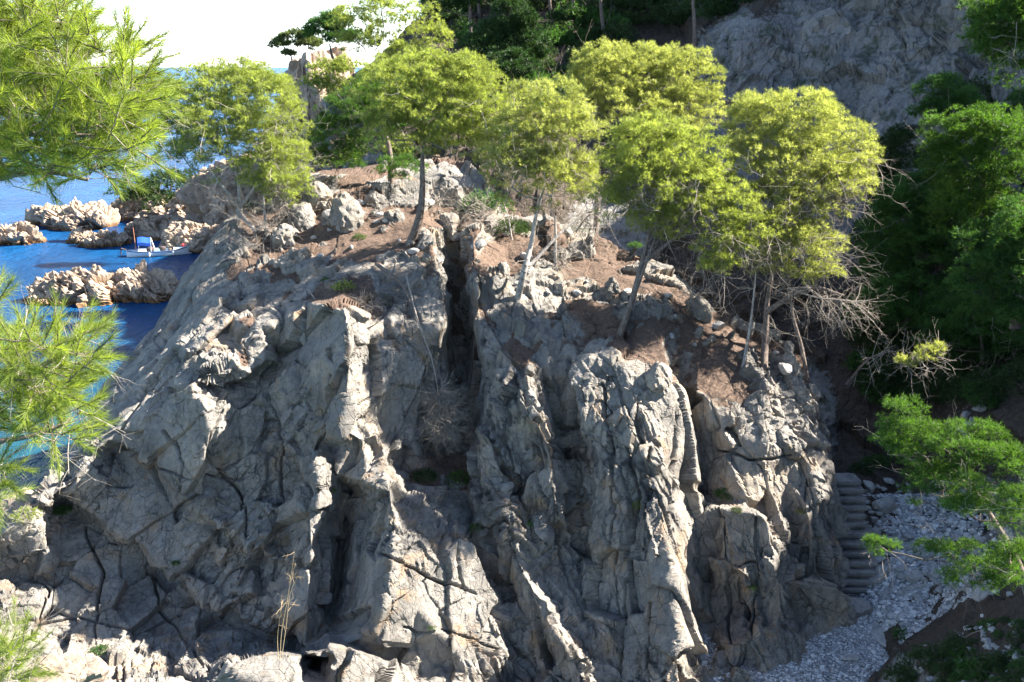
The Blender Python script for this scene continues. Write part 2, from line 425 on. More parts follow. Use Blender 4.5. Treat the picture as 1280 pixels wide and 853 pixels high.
CRACKS = [[(628,470),(625,520),(640,590),(655,606)],[(712,450),(716,500),(730,560),(733,640),(722,700)],[(700,560),(690,620),(706,700),(722,760),(735,850)],
 [(752,480),(762,560),(770,640),(765,720),(775,800)],[(600,600),(640,690),(690,800),(705,850)],[(780,560),(790,620),(786,640),(780,720),(778,860)],[(812,560),(806,640),(815,760),(820,860)],
 [(150,560),(232,628),(310,690),(400,714)],[(72,620),(180,690),(240,745),(330,792),(400,818)],[(275,500),(262,560),(300,620),(310,690)],[(210,540),(230,580),(225,620)],[(340,480),(352,560),(345,640)],
 [(415,470),(408,540),(390,570)],[(475,690),(530,720),(590,745)],[(300,600),(240,600),(180,580)],[(905,645),(908,700),(905,800)],[(890,700),(945,705)],[(900,560),(940,575),(990,570)],[(945,650),(950,720),(940,790)],
 [(100,660),(130,720),(120,800)],[(0,780),(80,770),(160,790),(230,770)],[(280,700),(262,735)],[(660,500),(668,560),(660,606)],[(1010,600),(1000,680),(1012,770)],[(180,700),(200,760),(260,840)],[(20,700),(60,740),(40,800)],
 [(500,780),(560,790),(630,810)],[(565,640),(560,700),(575,740)],[(200,470),(150,540)],[(240,420),(170,500)],[(250,350),(200,440)],[(735,600),(745,700),(740,800)],[(840,500),(846,560),(838,640)]]
def build_crag():
    xs = np.arange(-240, 1048.5, 1.2); nb = 34
    tt = np.linspace(0, 1, 470)
    top = top_of(xs)
    PX = np.repeat(xs[None], len(tt), 0); PY = 955+(top[None]-955)*tt[:, None]
    W0 = P(PX, PY, cragY(PX, PY))           # spread the columns so the side walls of the clefts get their share
    ds = np.linalg.norm(np.diff(W0[:, :, :2], axis=1), axis=2)
    for _ in range(40):
        a_ = np.pad(ds, ((1, 1), (0, 0)), mode='edge'); ds = (a_[:-2]+2*ds+a_[2:])/4
    ds = np.minimum(ds, .25)+.004
    cs = np.concatenate([np.zeros((len(tt), 1)), np.cumsum(ds, 1)], 1)
    NC = 1350; PX = np.stack([np.interp(np.linspace(0, cs[i, -1], NC), cs[i], xs) for i in range(len(tt))])
    PY = 955+(top_of(PX)-955)*tt[:, None]
    W = P(PX, PY, cragY(PX, PY))
    back = []
    for k in range(1, nb+1):
        s = k*.28
        q = W[-1].copy(); q[:, 1] += s*1.0; q[:, 2] -= .10*s*s+.25*s
        q[:, 2] = np.maximum(q[:, 2], -1.5)
        back.append(q)
    W = np.concatenate([W, np.array(back)], 0)
    # right-hand flank, running back into the gully
    side = []
    for k in range(1, 30):
        q = W[:, -1].copy(); q[:, 1] += k*.15; q[:, 0] += .10*k*.4-.004*k*k
        side.append(q)
    W = np.concatenate([W, np.stack(side, 1)], 1)
    nr, nc = W.shape[:2]
    n = grid_normals(W)
    if n[200, 400, 1] > 0: n = -n
    V = W.reshape(-1, 3); nn = n.reshape(-1, 3)
    px, py = proj(V)
    d, slab = crag_disp(V, nn, px, py)
    jx, _e = cells(V*1.3, 311); qx = px+2.5*fbm(V*1.2, 301, 2)+2.2*jx; qy = py+2.5*fbm(V*1.2, 305, 2)
    for ln in CRACKS:
        for (ax, ay), (bx, by) in zip(ln[:-1], ln[1:]):
            m = (px > min(ax, bx)-14) & (px < max(ax, bx)+14) & (py > min(ay, by)-14) & (py < max(ay, by)+14)
            if not m.any(): continue
            dx, dy = bx-ax, by-ay; t = np.clip(((qx[m]-ax)*dx+(qy[m]-ay)*dy)/(dx*dx+dy*dy), 0, 1)
            ds = np.hypot(qx[m]-ax-t*dx, qy[m]-ay-t*dy)
            d[m] = np.minimum(d[m], d[m]*.5+.1-.42*np.exp(-(ds/2.6)**2)) if False else d[m]-.34*np.clip(.75+.6*fbm(V[m]*.9, 401, 2), .15, 1.2)*np.exp(-(ds/1.35)**2)
    eu = np.linalg.norm(np.gradient(W, axis=1), axis=2).ravel(); ev = np.linalg.norm(np.gradient(W, axis=0), axis=2).ravel()
    d = d*np.clip(.085/np.maximum(np.maximum(eu, ev), 1e-3), .10, 1)
    # soil: needle litter caught on the gentle upper ground
    up = nn[:, 2]
    soil = np.zeros(len(V))
    for (x, y, rx, ry) in ((440,300,110,45),(520,280,70,60),(700,350,90,45),(780,370,90,40),(860,430,70,55),(930,465,90,50),(640,330,50,60),(575,330,25,90),(575,460,22,80),(890,400,60,40),(560,590,60,25),(330,330,60,30)):
        q = ((px-x)/rx)**2+((py-y)/ry)**2
        soil = np.maximum(soil, np.clip(1.35-q, 0, 1))
    oc = np.clip((fbm(V*.75+3, 331, 4)-.02)*7, 0, 1); soil = soil*(1-.92*oc)
    so = soil*np.clip((up-.2)/.3, 0, 1); k_ = np.clip(so*1.4, 0, 1); d = d*(1-.88*k_)+(.09*fbm(V*1.1, 341, 4)-.05)*k_+.12*oc*np.clip(up, 0, 1)*(py < 500)
    V2 = V+nn*d[:, None]
    W2 = V2.reshape(nr, nc, 3); n2 = np.cross(np.gradient(W2, axis=1), np.gradient(W2, axis=0)); n2 /= np.linalg.norm(n2, axis=2, keepdims=True)+1e-9
    if n2[..., 2].mean() < 0: n2 = -n2
    soil *= np.clip((n2[..., 2].ravel()-.25)/.45, 0, 1)
    soil = np.maximum(soil, .75*np.clip((up-.7)/.2, 0, 1)*(py < 520)*(px > 300)*(1-.9*oc))
    me = mesh_np('cliff', V2, quads(nr, nc), attr={'soil': soil}, mats=[M['crag']])
    o = link('cliff', me); tag(o, 'big fractured grey rock crag with vertical pillars filling the middle of the view', 'cliff', kind='structure')
    return W2
CRAG = build_crag()
CR_V = CRAG.reshape(-1, 3)
CR_PX, CR_PY = proj(CR_V)
def on_crag(px, py):
    d = (CR_PX-px)**2+(CR_PY-py)**2+ (CR_V[:, 1]-cragY(px, py))**2*3
    return CR_V[int(np.argmin(d))]
# ---- the hill behind and to the right
hill_lines = [
 [(404,130,84),(415,110,84),(430,100,84),(470,75,84),(520,30,90),(560,-10,92),(620,-60,95),(700,-110,100),(900,-220,108),(1100,-340,84),(1400,-410,66),(1800,-420,56)],
 [(404,-430,90),(620,-430,97),(900,-430,110)],
 [(404,150,82),(440,150,76),(480,130,74)],
 [(404,200,74),(420,200,66),(500,180,60),(560,150,62)],
 [(404,350,62),(420,350,60),(520,350,52),(640,400,47),(760,430,46),(900,520,42)],
 [(640,180,58),(640,60,76),(700,0,82),(700,100,70)],
 [(760,250,55),(740,330,50)],[(870,100,67),(870,200,58),(870,330,48)],
 [(800,40,80),(850,10,84)],
 [(900,60,66),(930,20,68),(1000,-40,74)],
 [(910,80,65),(1000,70,66),(1100,60,63),(1180,40,60)],
 [(1180,-200,67),(1280,-250,61),(1400,-300,60)],  # unseen crest above the frame, steepened to keep sun off the rock face
 [(930,200,60),(1000,200,59),(1060,230,56)],
 [(1000,0,70),(1000,150,62),(1050,280,54),(1000,400,46),(1020,480,41),(1050,560,37),(1090,588,35)],
 [(1150,100,58),(1150,300,50),(1160,430,42),(1150,520,38)],
 [(1280,50,50),(1280,200,46),(1280,330,41),(1280,420,38),(1250,480,35),(1200,520,35)],
 [(1240,450,37.5),(1275,440,36.5)],
 [(1060,745,29.9),(1078,650,32.2),(1075,598,33.6),(1130,605,34.2),(1160,640,32.8)],
 [(1090,745,29.3),(1100,700,30.6),(1150,720,29.4),(1170,760,27.6),(1150,800,26),(1128,853,24.3)],
 [(1200,700,29),(1250,620,30),(1280,560,30.5)],[(1280,700,25),(1280,780,20.5),(1280,853,17)],
 [(1200,853,20.2),(1170,830,23),(1230,780,23.4)],
 [(1000,853,26.8),(900,853,26.8),(1000,700,32),(1000,960,23)],[(1060,853,26.6),(1060,960,23),(1130,960,21)],
 [(1200,960,16),(1280,960,14),(1700,960,9)],
 [(1500,-100,56),(1500,100,44),(1500,300,35),(1500,600,24),(1500,853,14)],
 [(1800,-200,46),(1800,100,36),(1800,300,28),(1800,600,19),(1800,900,10)],
 [(404,500,45),(404,960,26),(640,600,40),(640,960,26)],
]
hillY = raster(hill_lines, 404, 1800, -430, 960, 2, 40, 3)
def build_hill():
    xs = np.concatenate([np.arange(404, 1300, 2.2), np.arange(1300, 1800, 9)])
    hx = [p[0] for p in hill_lines[0]]; hy = [p[1] for p in hill_lines[0]]
    top = np.interp(xs, hx, hy)
    rows = []
    tt = np.concatenate([np.linspace(0, 1, 430)])
    PX = np.repeat(xs[None], len(tt), 0); PY = 955+(top[None]-955)*tt[:, None]
    W = P(PX, PY, hillY(PX, PY))
    back = []
    for k in range(1, 26):
        q = W[-1].copy(); q[:, 1] += k*1.6; q[:, 2] -= .02*k*k*1.5; back.append(q)
    W = np.concatenate([W, np.array(back)], 0)
    side = []
    for k in range(1, 26):
        q = W[:, 0].copy(); q[:, 1] += k*.7; q[:, 0] += .03*k*k-.25*k*.5; q[:, 2] -= .01*k*k; side.append(q)
    rside = []  # unseen slope added past the right edge, raised to shade the beach
    for k in range(1, 16):
        q = W[:, -1].copy(); q[:, 0] += k*1.2; q[:, 2] += k*1.45; rside.append(q)
    W = np.concatenate([np.stack(side[::-1], 1), W, np.stack(rside, 1)], 1)
    nr, nc = W.shape[:2]
    n = grid_normals(W)
    if n[200, 300, 1] > 0: n = -n
    V = W.reshape(-1, 3); nn = n.reshape(-1, 3)
    w = V+.9*np.stack([fbm(V*.3, 41, 3), fbm(V*.3, 45, 3), fbm(V*.3, 49, 3)], -1)
    v1, e1 = cells(w*np.array([.28, .25, .14]), 53); v2, e2 = cells(w*np.array([.9, .9, .5]), 58); v3, e3 = cells(w*np.array([2.2, 2.2, 1.6]), 62)
    px, py = proj(V)
    flat = np.clip((nn[:, 2]-.5)/.3, 0, 1)
    amp = np.clip((V[:, 1]-15)/30, .12, 1)*(1-.65*flat)
    amp = amp*np.where(px < 500, .55, 1)
    d = amp*(.9*v1-.3*np.exp(-e1/.06)+.34*v2-.15*np.exp(-e2/.06)+.11*v3+.6*fbm(V*.25, 66, 3))+.05*fbm(V*1.5, 70, 4)
    eu = np.linalg.norm(np.gradient(W, axis=1), axis=2).ravel(); ev = np.linalg.norm(np.gradient(W, axis=0), axis=2).ravel()
    d = d*np.clip(.45/np.maximum(np.maximum(eu, ev), 1e-3), .08, 1)
    V2 = V+nn*d[:, None]
    V2[:, 2] = np.maximum(V2[:, 2], -2)
    soil = np.clip(.95*flat+.25, 0, 1)
    for (x, y, rx, ry, a) in ((1010,150,190,190,-.9),(1060,60,160,110,-.5),(700,60,50,60,-.3),(1230,530,60,60,.7),(1240,800,90,70,.8),(820,60,80,70,.6),(1010,520,40,80,-.8),(760,290,60,60,-.8),(960,30,30,60,.7),(380,130,30,60,-.6)):
        soil += a*np.clip(1.4-((px-x)/rx)**2-((py-y)/ry)**2, 0, 1)
    soil = np.clip(soil, 0, 1)
    me = mesh_np('hillside', V2, quads(nr, nc), attr={'soil': soil}, mats=[M['hill']])
    o = link('hillside', me); tag(o, 'steep shaded hillside and rock face rising behind and right of the crag', 'hillside', kind='structure')
    return V2
HV = build_hill(); H_PX, H_PY = proj(HV)
def on_hill(px, py):
    d = (H_PX-px)**2+(H_PY-py)**2+(HV[:, 1]-hillY(px, py))**2*2
    return HV[int(np.argmin(d))]
# ---- sea
def build_sea():
    m, nt, n, l = newmat('sea_water')
    g = n.new('ShaderNodeNewGeometry'); co = g.outputs['Position']
    sx = n.new('ShaderNodeSeparateXYZ'); l.new(co, sx.inputs[0])
    mp = N(nt, 'ShaderNodeMapping'); mp.inputs['Scale'].default_value = (1, .55, 1); mp.inputs['Rotation'].default_value = (0, 0, .5); l.new(co, mp.inputs['Vector'])
    near = ramp(nt, math_(nt, 'DIVIDE', sx.outputs['Y'], 400), [(.08, (.008,.085,.11)), (.17, (.005,.048,.13)), (.4, (.004,.055,.18)), (1, (.005,.075,.23))])
    pt = ramp(nt, noise(nt, mp.outputs[0], .07, 5, .6), [(.45, (.75,.72,.75)), (.6, (1.2,1.2,1.15))])
    colr = mix(nt, 1., near, pt, 'MULTIPLY')
    bs = n.new('ShaderNodeBsdfPrincipled'); bs.inputs['Roughness'].default_value = .25; bs.inputs['IOR'].default_value = 1.33; bs.inputs['Specular IOR Level'].default_value = .09
    l.new(colr, bs.inputs['Base Color'])
    h = math_(nt, 'ADD', noise(nt, mp.outputs[0], .9, 5, .6, .5), math_(nt, 'MULTIPLY', noise(nt, mp.outputs[0], 4.5, 4, .6), .25))
    bp = N(nt, 'ShaderNodeBump', Strength=1.0, Distance=.45); l.new(h, bp.inputs['Height']); l.new(bp.outputs[0], bs.inputs['Normal'])
    o = n.new('ShaderNodeOutputMaterial'); l.new(bs.outputs[0], o.inputs[0])
    V = [(-9000,-200,0),(9000,-200,0),(9000,24000,0),(-9000,24000,0)]
    ob = link('sea', mesh_np('sea', V, [(0, 1, 2, 3)], mats=[m])); tag(ob, 'bright blue rippled sea reaching the horizon', 'sea', kind='structure')
build_sea()
# ---- beach
def build_beach():
    xs = np.linspace(1, 16, 150); ys = np.linspace(14, 32, 180)
    X, Y = np.meshgrid(xs, ys)
    Z = .62+.035*(Y-24)+.02*(X-8)
    V = np.stack([X, Y, Z], -1).reshape(-1, 3); V[:, 2] += .05*fbm(V*.8, 90, 3)
    m, nt, n, l = newmat('shingle')
    g = n.new('ShaderNodeNewGeometry'); co = g.outputs['Position']
    v = N(nt, 'ShaderNodeTexVoronoi', Scale=17.); l.new(co, v.inputs['Vector'])
    c = ramp(nt, v.outputs['Distance'], [(.1, (.32,.31,.31)), (.7, (.10,.10,.105))])
    c = mix(nt, .6, c, v.outputs['Color'], 'SOFT_LIGHT')
    hs = N(nt, 'ShaderNodeHueSaturation', Saturation=.12); l.new(c, hs.inputs['Color'])
    bs = n.new('ShaderNodeBsdfPrincipled'); bs.inputs['Roughness'].default_value = .8; l.new(hs.outputs[0], bs.inputs['Base Color'])
    bp = N(nt, 'ShaderNodeBump', Strength=.8, Distance=.04, invert=True); l.new(v.outputs['Distance'], bp.inputs['Height']); l.new(bp.outputs[0], bs.inputs['Normal'])
    o = n.new('ShaderNodeOutputMaterial'); l.new(bs.outputs[0], o.inputs[0])
    ob = link('beach', mesh_np('beach', V, quads(180, 150), mats=[m])); tag(ob, 'small cove beach of pale grey shingle at foot of the crag', 'beach', kind='structure')
build_beach()
def beach_z(x, y): return .62+.035*(y-24)+.02*(x-8)
# ------------------------------------------------------------------ stones
def ico(sub):
    import bmesh
    bm = bmesh.new(); bmesh.ops.create_icosphere(bm, subdivisions=sub, radius=1)
    bm.verts.ensure_lookup_table()
    V = np.array([v.co[:] for v in bm.verts]); T = np.array([[v.index for v in f.verts] for f in bm.faces]); bm.free()
    return V, T
ICO = {k: ico(k) for k in (1, 3, 4, 6)}
def stone_mesh(name, size, sub, seed, mat, cut=1.0, cellk=1.6, vert=1.0, tiltx=0, rough=.1):
    V0, T = ICO[sub]; rs = np.random.RandomState(seed)
    V = V0.copy(); r = np.full(len(V), 1.0)
    for k in range(9):      # planar cuts make it blocky
        n = rs.normal(size=3); n /= np.linalg.norm(n); dd = V0@n
        off = rs.uniform(.55, .85)
        r = np.where(dd > 1e-3, np.minimum(r, off/np.maximum(dd, 1e-3)), r)
    V = V0*r[:, None]
    V = V*np.array(size)
    q = V.copy(); c, s = math.cos(tiltx), math.sin(tiltx)
    q = np.stack([V[:, 0]*c+V[:, 2]*s, V[:, 1], (-V[:, 0]*s+V[:, 2]*c)/vert], -1)
    m_ = float(np.mean(size))
    q += .25*m_/cellk*np.stack([fbm(V/m_*1.5, seed, 2), fbm(V/m_*1.5, seed+4, 2), fbm(V/m_*1.5, seed+9, 2)], -1)
    v1, e1 = cells(q/m_*cellk, seed)
    d = rough*m_*(1.0*v1-.9*np.exp(-e1/.06))
    if sub >= 4:
        v2, e2 = cells(q/m_*cellk*2.6+5, seed+3); d += rough*m_*.42*(v2-.9*np.exp(-e2/.08))
    if sub >= 6:
        v3, e3 = cells(q/m_*cellk*6+9, seed+5); d += rough*m_*.16*(v3-.9*np.exp(-e3/.1))
    nrm = V/(np.array(size)**2); nrm /= np.linalg.norm(nrm, axis=1, keepdims=True)
    return mesh_np(name, V+nrm*d[:, None], T=T, mats=[M[mat]])
def sea_rock(px, py, w, h, depth, z0, label, seed, rz=0, vert=2.5, tilt=.4, cellk=3.0, rough=.13, name='sea_rock', sub=6, group=None):
    """px,py: where its waterline/base centre is; w,h in metres"""
    Y = YZ(py, z0); b = P(px, py, Y)
    me = stone_mesh(name, (w/2, depth/2, h), sub, seed, 'sea_rock', cellk=cellk, vert=vert, tiltx=tilt, rough=rough)
    o = link(name, me, loc=b+np.array([0, 0, -.12*h])); o.rotation_euler.z = rz
    tag(o, label, 'rock', group); return o
sea_rock(118, 372, 12.5, 2.9, 5.5, 0, 'long pale jagged islet in the foreground water, left of the crag', 101, .10)
sea_rock(188, 372, 7.5, 2.9, 5.0, 0, 'pale ribbed islet touching the crag slab, right end of the near rocks', 107, -.1, cellk=3.4)
sea_rock(66, 378, 4.5, .9, 3.0, 0, 'low brown rock awash at left foot of the long islet', 109, 0)
sea_rock(96, 284, 12.0, 3.6, 6, 0, 'grey humped islet farther out with a sloping right side', 115, -.2, cellk=2.2)
sea_rock(58, 280, 6.0, 4.2, 5, 0, 'steep lit knob at left end of the farther islet', 117, .3)
sea_rock(128, 306, 6.6, 2.0, 4, 0, 'row of low pale rocks between the farther islet and the boat', 121, .1)
sea_rock(98, 303, 3.4, 1.8, 3, 0, 'small grey rock left of the low row near the boat', 123, .3)
sea_rock(4, 304, 9, 2.6, 5, 0, 'rounded rock cut by the left edge of the photo', 127, 0)
sea_rock(205, 296, 9.5, 3.8, 6, 0, 'broad brown pink shore boulder behind the moored boat', 131, .1, vert=1.2, cellk=1.8, rough=.10)
sea_rock(176, 272, 13, 4.4, 7, 0, 'dark topped shore rock jutting left into the sea', 133, 0, vert=1.2, cellk=1.8)
sea_rock(226, 278, 12, 5.2, 7, 0, 'tall pale shore rock below the left pine', 137, 0, vert=1.2)
sea_rock(252, 312, 9, 3.4, 6, 0, 'dark grey shore boulder at the right of the boat bow', 139, 0, vert=1.0, cellk=1.6)
sea_rock(286, 292, 14, 8, 9, 0, 'high shaded shore rock behind the left pine trunks', 141, 0, vert=1.2, cellk=1.8)
sea_rock(326, 290, 18, 9.5, 12, 0, 'high rocky shoulder joining shore and headland', 143, 0, vert=1.4, cellk=2)
b = P(396, 210, 108); me = stone_mesh('headland', (6.4, 7, 18.5), 6, 160, 'sea_rock', cellk=2.4, vert=1.8, tiltx=.3, rough=.07)
tag(link('headland', me, loc=b+np.array([0, 0, -2.5])), 'tall dark rounded headland rock standing against the sea horizon', 'headland', kind='structure')
sea_rock(24, 642, 2.6, 1.0, 2, 3.6, 'sunlit rock block at the left edge of the crag foot', 145, 0, vert=1, cellk=1.6, rough=.08, sub=4, name='boulder')
sea_rock(78, 845, 2.0, .62, 1.4, 4.6, 'sunlit flat topped rock at the bottom left corner', 147, .2, vert=1, cellk=1.4, rough=.07, sub=4, name='boulder')
# boulders on the crag top
for i, (px, py, w, lab) in enumerate([(432,258,1.9,'large shaded block at the head of the crag, left of the central pine'),
     (398,236,1.5,'upright shaded rock on the crag top behind the left pine'),(470,240,1.2,'pale lit pointed rock between the two central trunks'),
     (492,262,1.1,'tan wedge shaped boulder left of the central pine trunk'),(562,236,1.9,'rounded orange topped rock right of the central pine trunk'),
     (380,268,1.7,'dark fractured block at left of the crag top'),(355,290,1.3,'low grey block under the left pine'),
     (560,278,1.5,'grey block above the dark gully'),(628,330,.9,'small pale block at the right lip of the gully'),(765,350,.9,'pale knob on the soil slope'),
     (640,470,1.4,'pale angular block leaning on the middle pillar'),(700,310,.8,'small pale rock among needles by thin trunk'),(822,462,1.2,'upright grey slab at the top of right pillar')]):
    b = on_crag(px, py+12)
    me = stone_mesh('boulder', (w*.42, w*.42, w*.5), 4, 200+i, 'crag', cellk=2, rough=.08, vert=1.3)
    me.attributes.new('soil', 'FLOAT', 'POINT')
    o = link('boulder', me, loc=b); o.rotation_euler = (R_.uniform(-.2,.2), R_.uniform(-.2,.2), R_.uniform(0,3)); tag(o, lab, 'boulder')
# loose stones
SM = [stone_mesh('boulder', (1, .8, .62), 3, 300+i, 'boulder', cellk=1.1, rough=.05) for i in range(7)]
rs = np.random.RandomState(5); cnt = 0; placed = []
def put_stone(px, py, r, label, group, on=on_hill, cat='boulder', sink=.25, name='boulder'):
    b = on(px, py)
    o = link(name, SM[rs.randint(7)], loc=b+np.array([0, 0, r*.6*(1-2*sink)])); o.scale = (r, r*rs.uniform(.8, 1.1), r*rs.uniform(.7, 1.1))
    o.rotation_euler = (rs.uniform(-.4, .4), rs.uniform(-.4, .4), rs.uniform(0, 6.28)); tag(o, label, cat, group); return o
for px, py, r, lab in [(1107,640,.62,'largest pale angular boulder in the rubble right of the steps'),(1100,722,.50,'round brown grey boulder at the foot of the steps'),
      (1133,634,.28,'pale flat stone at right top of the rubble'),(1072,675,.35,'dark tilted slab wedged beside middle steps'),
      (1150,690,.36,'grey block low in the rubble under the pine branch'),(1085,612,.42,'dark stone beside the top step')]:
    put_stone(px, py, r, lab, None)
for k in range(130):
    px = rs.uniform(390, 990); py = rs.uniform(250, 500)
    if py < top_of(px)+12 or py > 330+max(0, px-560)*.36: continue
    put_stone(px, py, float(rs.choice([.09, .14, .22, .34])), 'grey stone lying in the needle litter under the crag pines', 'stones in the needle litter on the crag', on=on_crag)
while cnt < 150:
    px = rs.uniform(1082, 1265); py = rs.uniform(600, 752)
    if py < 600+.12*(px-1080) or px-1082 < (752-py)*-.05 or (px > 1190 and rs.rand() < .6): continue
    r = rs.choice([.14, .2, .26, .36], p=[.3, .35, .25, .1])
    if any(math.hypot(px-a, (py-b)*1.3) < (r+c)*20 for a, b, c in placed): 
        if rs.rand() < .9: continue
    placed.append((px, py, r)); cnt += 1
    put_stone(px, py, r, 'grey boulder in the rubble beside stone steps', 'boulders in the rubble beside the steps')
for k in range(26):
    t = k/25; px = 1195+70*t+rs.uniform(-6, 6); py = 545-85*t+rs.uniform(-5, 5)
    put_stone(px, py, rs.uniform(.12, .24), 'pale stone lining the footpath on the right slope', 'pale stones along the footpath')
for k in range(70):
    px = rs.uniform(1150, 1290); py = rs.uniform(800-.7*(px-1165)*.3, 860)
    put_stone(px, py, rs.uniform(.04, .16), 'pale stone lying on the near slope at bottom right', 'pale stones on the near slope')
for px, py, r, lab in [(872,768,.14,'single white stone at the foot of the middle pillar'),(1072,770,.42,'flat brown rock lying in the shingle below the steps'),(1110,798,.75,'long half buried rock across the shingle'),
                       (1065,822,.25,'low flat stone alone in the shingle'),(1140,790,.55,'pale half buried rock at the right edge of the shingle')]:
    Y = YZ(py, .8); b = P(px, py, Y)
    o = link('boulder', SM[rs.randint(7)], loc=b); o.scale = (r*1.3, r, r*.45); o.rotation_euler.z = rs.uniform(0, 3); tag(o, lab, 'boulder')
# pebbles
def pebbles():
    V0, T0 = ICO[1]; n = 15000
    px = rs.uniform(865, 1200, n); py = rs.uniform(735, 870, n)
    Y = YZ(py, .75); b = P(px, py, Y); b[:, 2] = beach_z(b[:, 0], b[:, 1])+.01
    m2 = 11000; ax = rs.uniform(1055, 1250, m2); ay = rs.uniform(620, 815, m2); kk = ((ax-1060)/190+rs.uniform(0, .35, m2) < 1.0) & (ay < 850-.35*(ax-1055)); ax = ax[kk]; ay = ay[kk]
    b2 = P(ax, ay, hillY(ax, ay)); b2[:, 2] += .06; b = np.concatenate([b, b2]); n = len(b)
    s = rs.uniform(.018, .05, n)*np.where(np.arange(n) < 15000, 1, 1.9)*np.where(rs.rand(n) < .06, 1.8, 1)
    sc = np.stack([s*rs.uniform(.8, 1.4, n), s*rs.uniform(.8, 1.2, n), s*rs.uniform(.5, .8, n)], -1)
    a = rs.uniform(0, 6.28, n); x = V0[None]*sc[:, None]
    X = x[..., 0]*np.cos(a)[:, None]-x[..., 1]*np.sin(a)[:, None]; Yy = x[..., 0]*np.sin(a)[:, None]+x[..., 1]*np.cos(a)[:, None]
    V = np.stack([X, Yy, x[..., 2]], -1)+b[:, None]
    T = (T0[None]+(np.arange(n)*len(V0))[:, None, None]).reshape(-1, 3)
    m, nt, nn, l = newmat('pebble'); v = attrf(nt, 'var')
    bs = nn.new('ShaderNodeBsdfPrincipled'); bs.inputs['Roughness'].default_value = .75
    l.new(ramp(nt, v, [(0, (.16,.16,.17)), (.6, (.38,.38,.38)), (1, (.6,.59,.58))]), bs.inputs['Base Color'])
    o = nn.new('ShaderNodeOutputMaterial'); l.new(bs.outputs[0], o.inputs[0])
    ob = link('pebbles', mesh_np('pebbles', V.reshape(-1, 3), T=T, smooth=True, mats=[m], attr={'var': np.repeat(rs.rand(n), len(V0))}))
    tag(ob, 'loose pale pebbles covering the cove beach', 'pebbles', kind='stuff')
pebbles()
# ------------------------------------------------------------------ steps
def box_stone(x0, x1, y0, y1, z0, z1, seed, amp=.02, res=.06):
    """rounded, worn block as a subdivided box"""
    import bmesh
    bm = bmesh.new(); bmesh.ops.create_cube(bm, size=1)
    bmesh.ops.subdivide_edges(bm, edges=bm.edges[:], cuts=9, use_grid_fill=True)
    V = np.array([v.co[:] for v in bm.verts]); bm.verts.ensure_lookup_table()
    F_ = [[v.index for v in f.verts] for f in bm.faces]; bm.free()
    q = V*2; e = np.sort(np.abs(q), axis=1)
    rr = np.clip(e[:, 1]-.8, 0, 1)/.2
    V = V*(1-.02*rr[:, None])
    V = np.array([(x0+x1)/2, (y0+y1)/2, (z0+z1)/2])+V*np.array([x1-x0, y1-y0, z1-z0])
    V += amp*np.stack([fbm(V*4, seed, 3), fbm(V*4, seed+5, 3), fbm(V*4, seed+9, 3)], -1)
    return mesh_np('step', V, np.array(F_), mats=[M['step']], smooth=False)
def steps():
    base = P(1065, 745, 29.5)
    root = empty('stone_stairs', base); tag(root, 'worn stone steps climbing beside the right side of the crag', 'stairs')
    rows = [(737,1041,1088),(727,1042,1091),(716,1043,1092),(704,1043,1091),(692,1044,1086),(681,1045,1078),(668,1047,1090),(655,1048,1078),(645,1049,1076),(634,1050,1078),(624,1049,1076),(613,1050,1074),(602,1050,1070)]
    z = 1.15
    for k, (py, xa, xb) in enumerate(rows):
        Y = YZ(py, z); a = P(xa-6, py, Y); b = P(xb+7, py, Y)
        me = box_stone(a[0]-base[0], b[0]-base[0], Y-base[1], Y+.75-base[1], z-.13-base[2], z-base[2], 400+k, .016)
        rc = box_stone(a[0]-base[0], b[0]-base[0]-.06, Y+.11-base[1], Y+.8-base[1], z-.45-base[2], z-.12-base[2], 440+k, .02); link('riser', rc, root)
        link('step', me, root); z += .245
    a = P(1062, 760, YZ(760, 1.0))
    me = stone_mesh('slab', (.75, .5, .3), 4, 420, 'step', cellk=1.2, rough=.03); link('landing', me, root, a-base)
steps()
# ------------------------------------------------------------------ plants
def tubes(segs, sides=5):
    """segs: (p0,p1,r0,r1) arrays -> tapered tubes"""
    p0 = np.array([s[0] for s in segs]); p1 = np.array([s[1] for s in segs]); r0 = np.array([s[2] for s in segs]); r1 = np.array([s[3] for s in segs])
    d = p1-p0; L = np.linalg.norm(d, axis=1, keepdims=True)+1e-9; d = d/L
    a = np.where(np.abs(d[:, 2:3]) < .9, np.array([[0, 0, 1.]]), np.array([[1., 0, 0]]))
    u = np.cross(d, a); u /= np.linalg.norm(u, axis=1, keepdims=True); v = np.cross(d, u)
    th = np.arange(sides)*2*math.pi/sides
    ring = u[:, None]*np.cos(th)[None, :, None]+v[:, None]*np.sin(th)[None, :, None]
    A = p0[:, None]+ring*r0[:, None, None]; B = p1[:, None]+ring*r1[:, None, None]
    V = np.concatenate([A, B], 1).reshape(-1, 3)
    n = len(segs); o = (np.arange(n)*2*sides)[:, None]; k = np.arange(sides)[None]; k2 = (k+1) % sides
    Q = np.stack([o+k, o+k2, o+sides+k2, o+sides+k], -1).reshape(-1, 4)
    return V, Q
def smooth_path(pts, n=6):
    pts = [np.array(p, float) for p in pts]; out = []
    ps = [2*pts[0]-pts[1]]+pts+[2*pts[-1]-pts[-2]]
    for i in range(1, len(ps)-2):
        for k in range(n):
            t = k/n; a, b, c, d = ps[i-1:i+3]
            out.append(.5*((2*b)+(-a+c)*t+(2*a-5*b+4*c-d)*t*t+(-a+3*b-3*c+d)*t**3))
    out.append(pts[-1]); return out
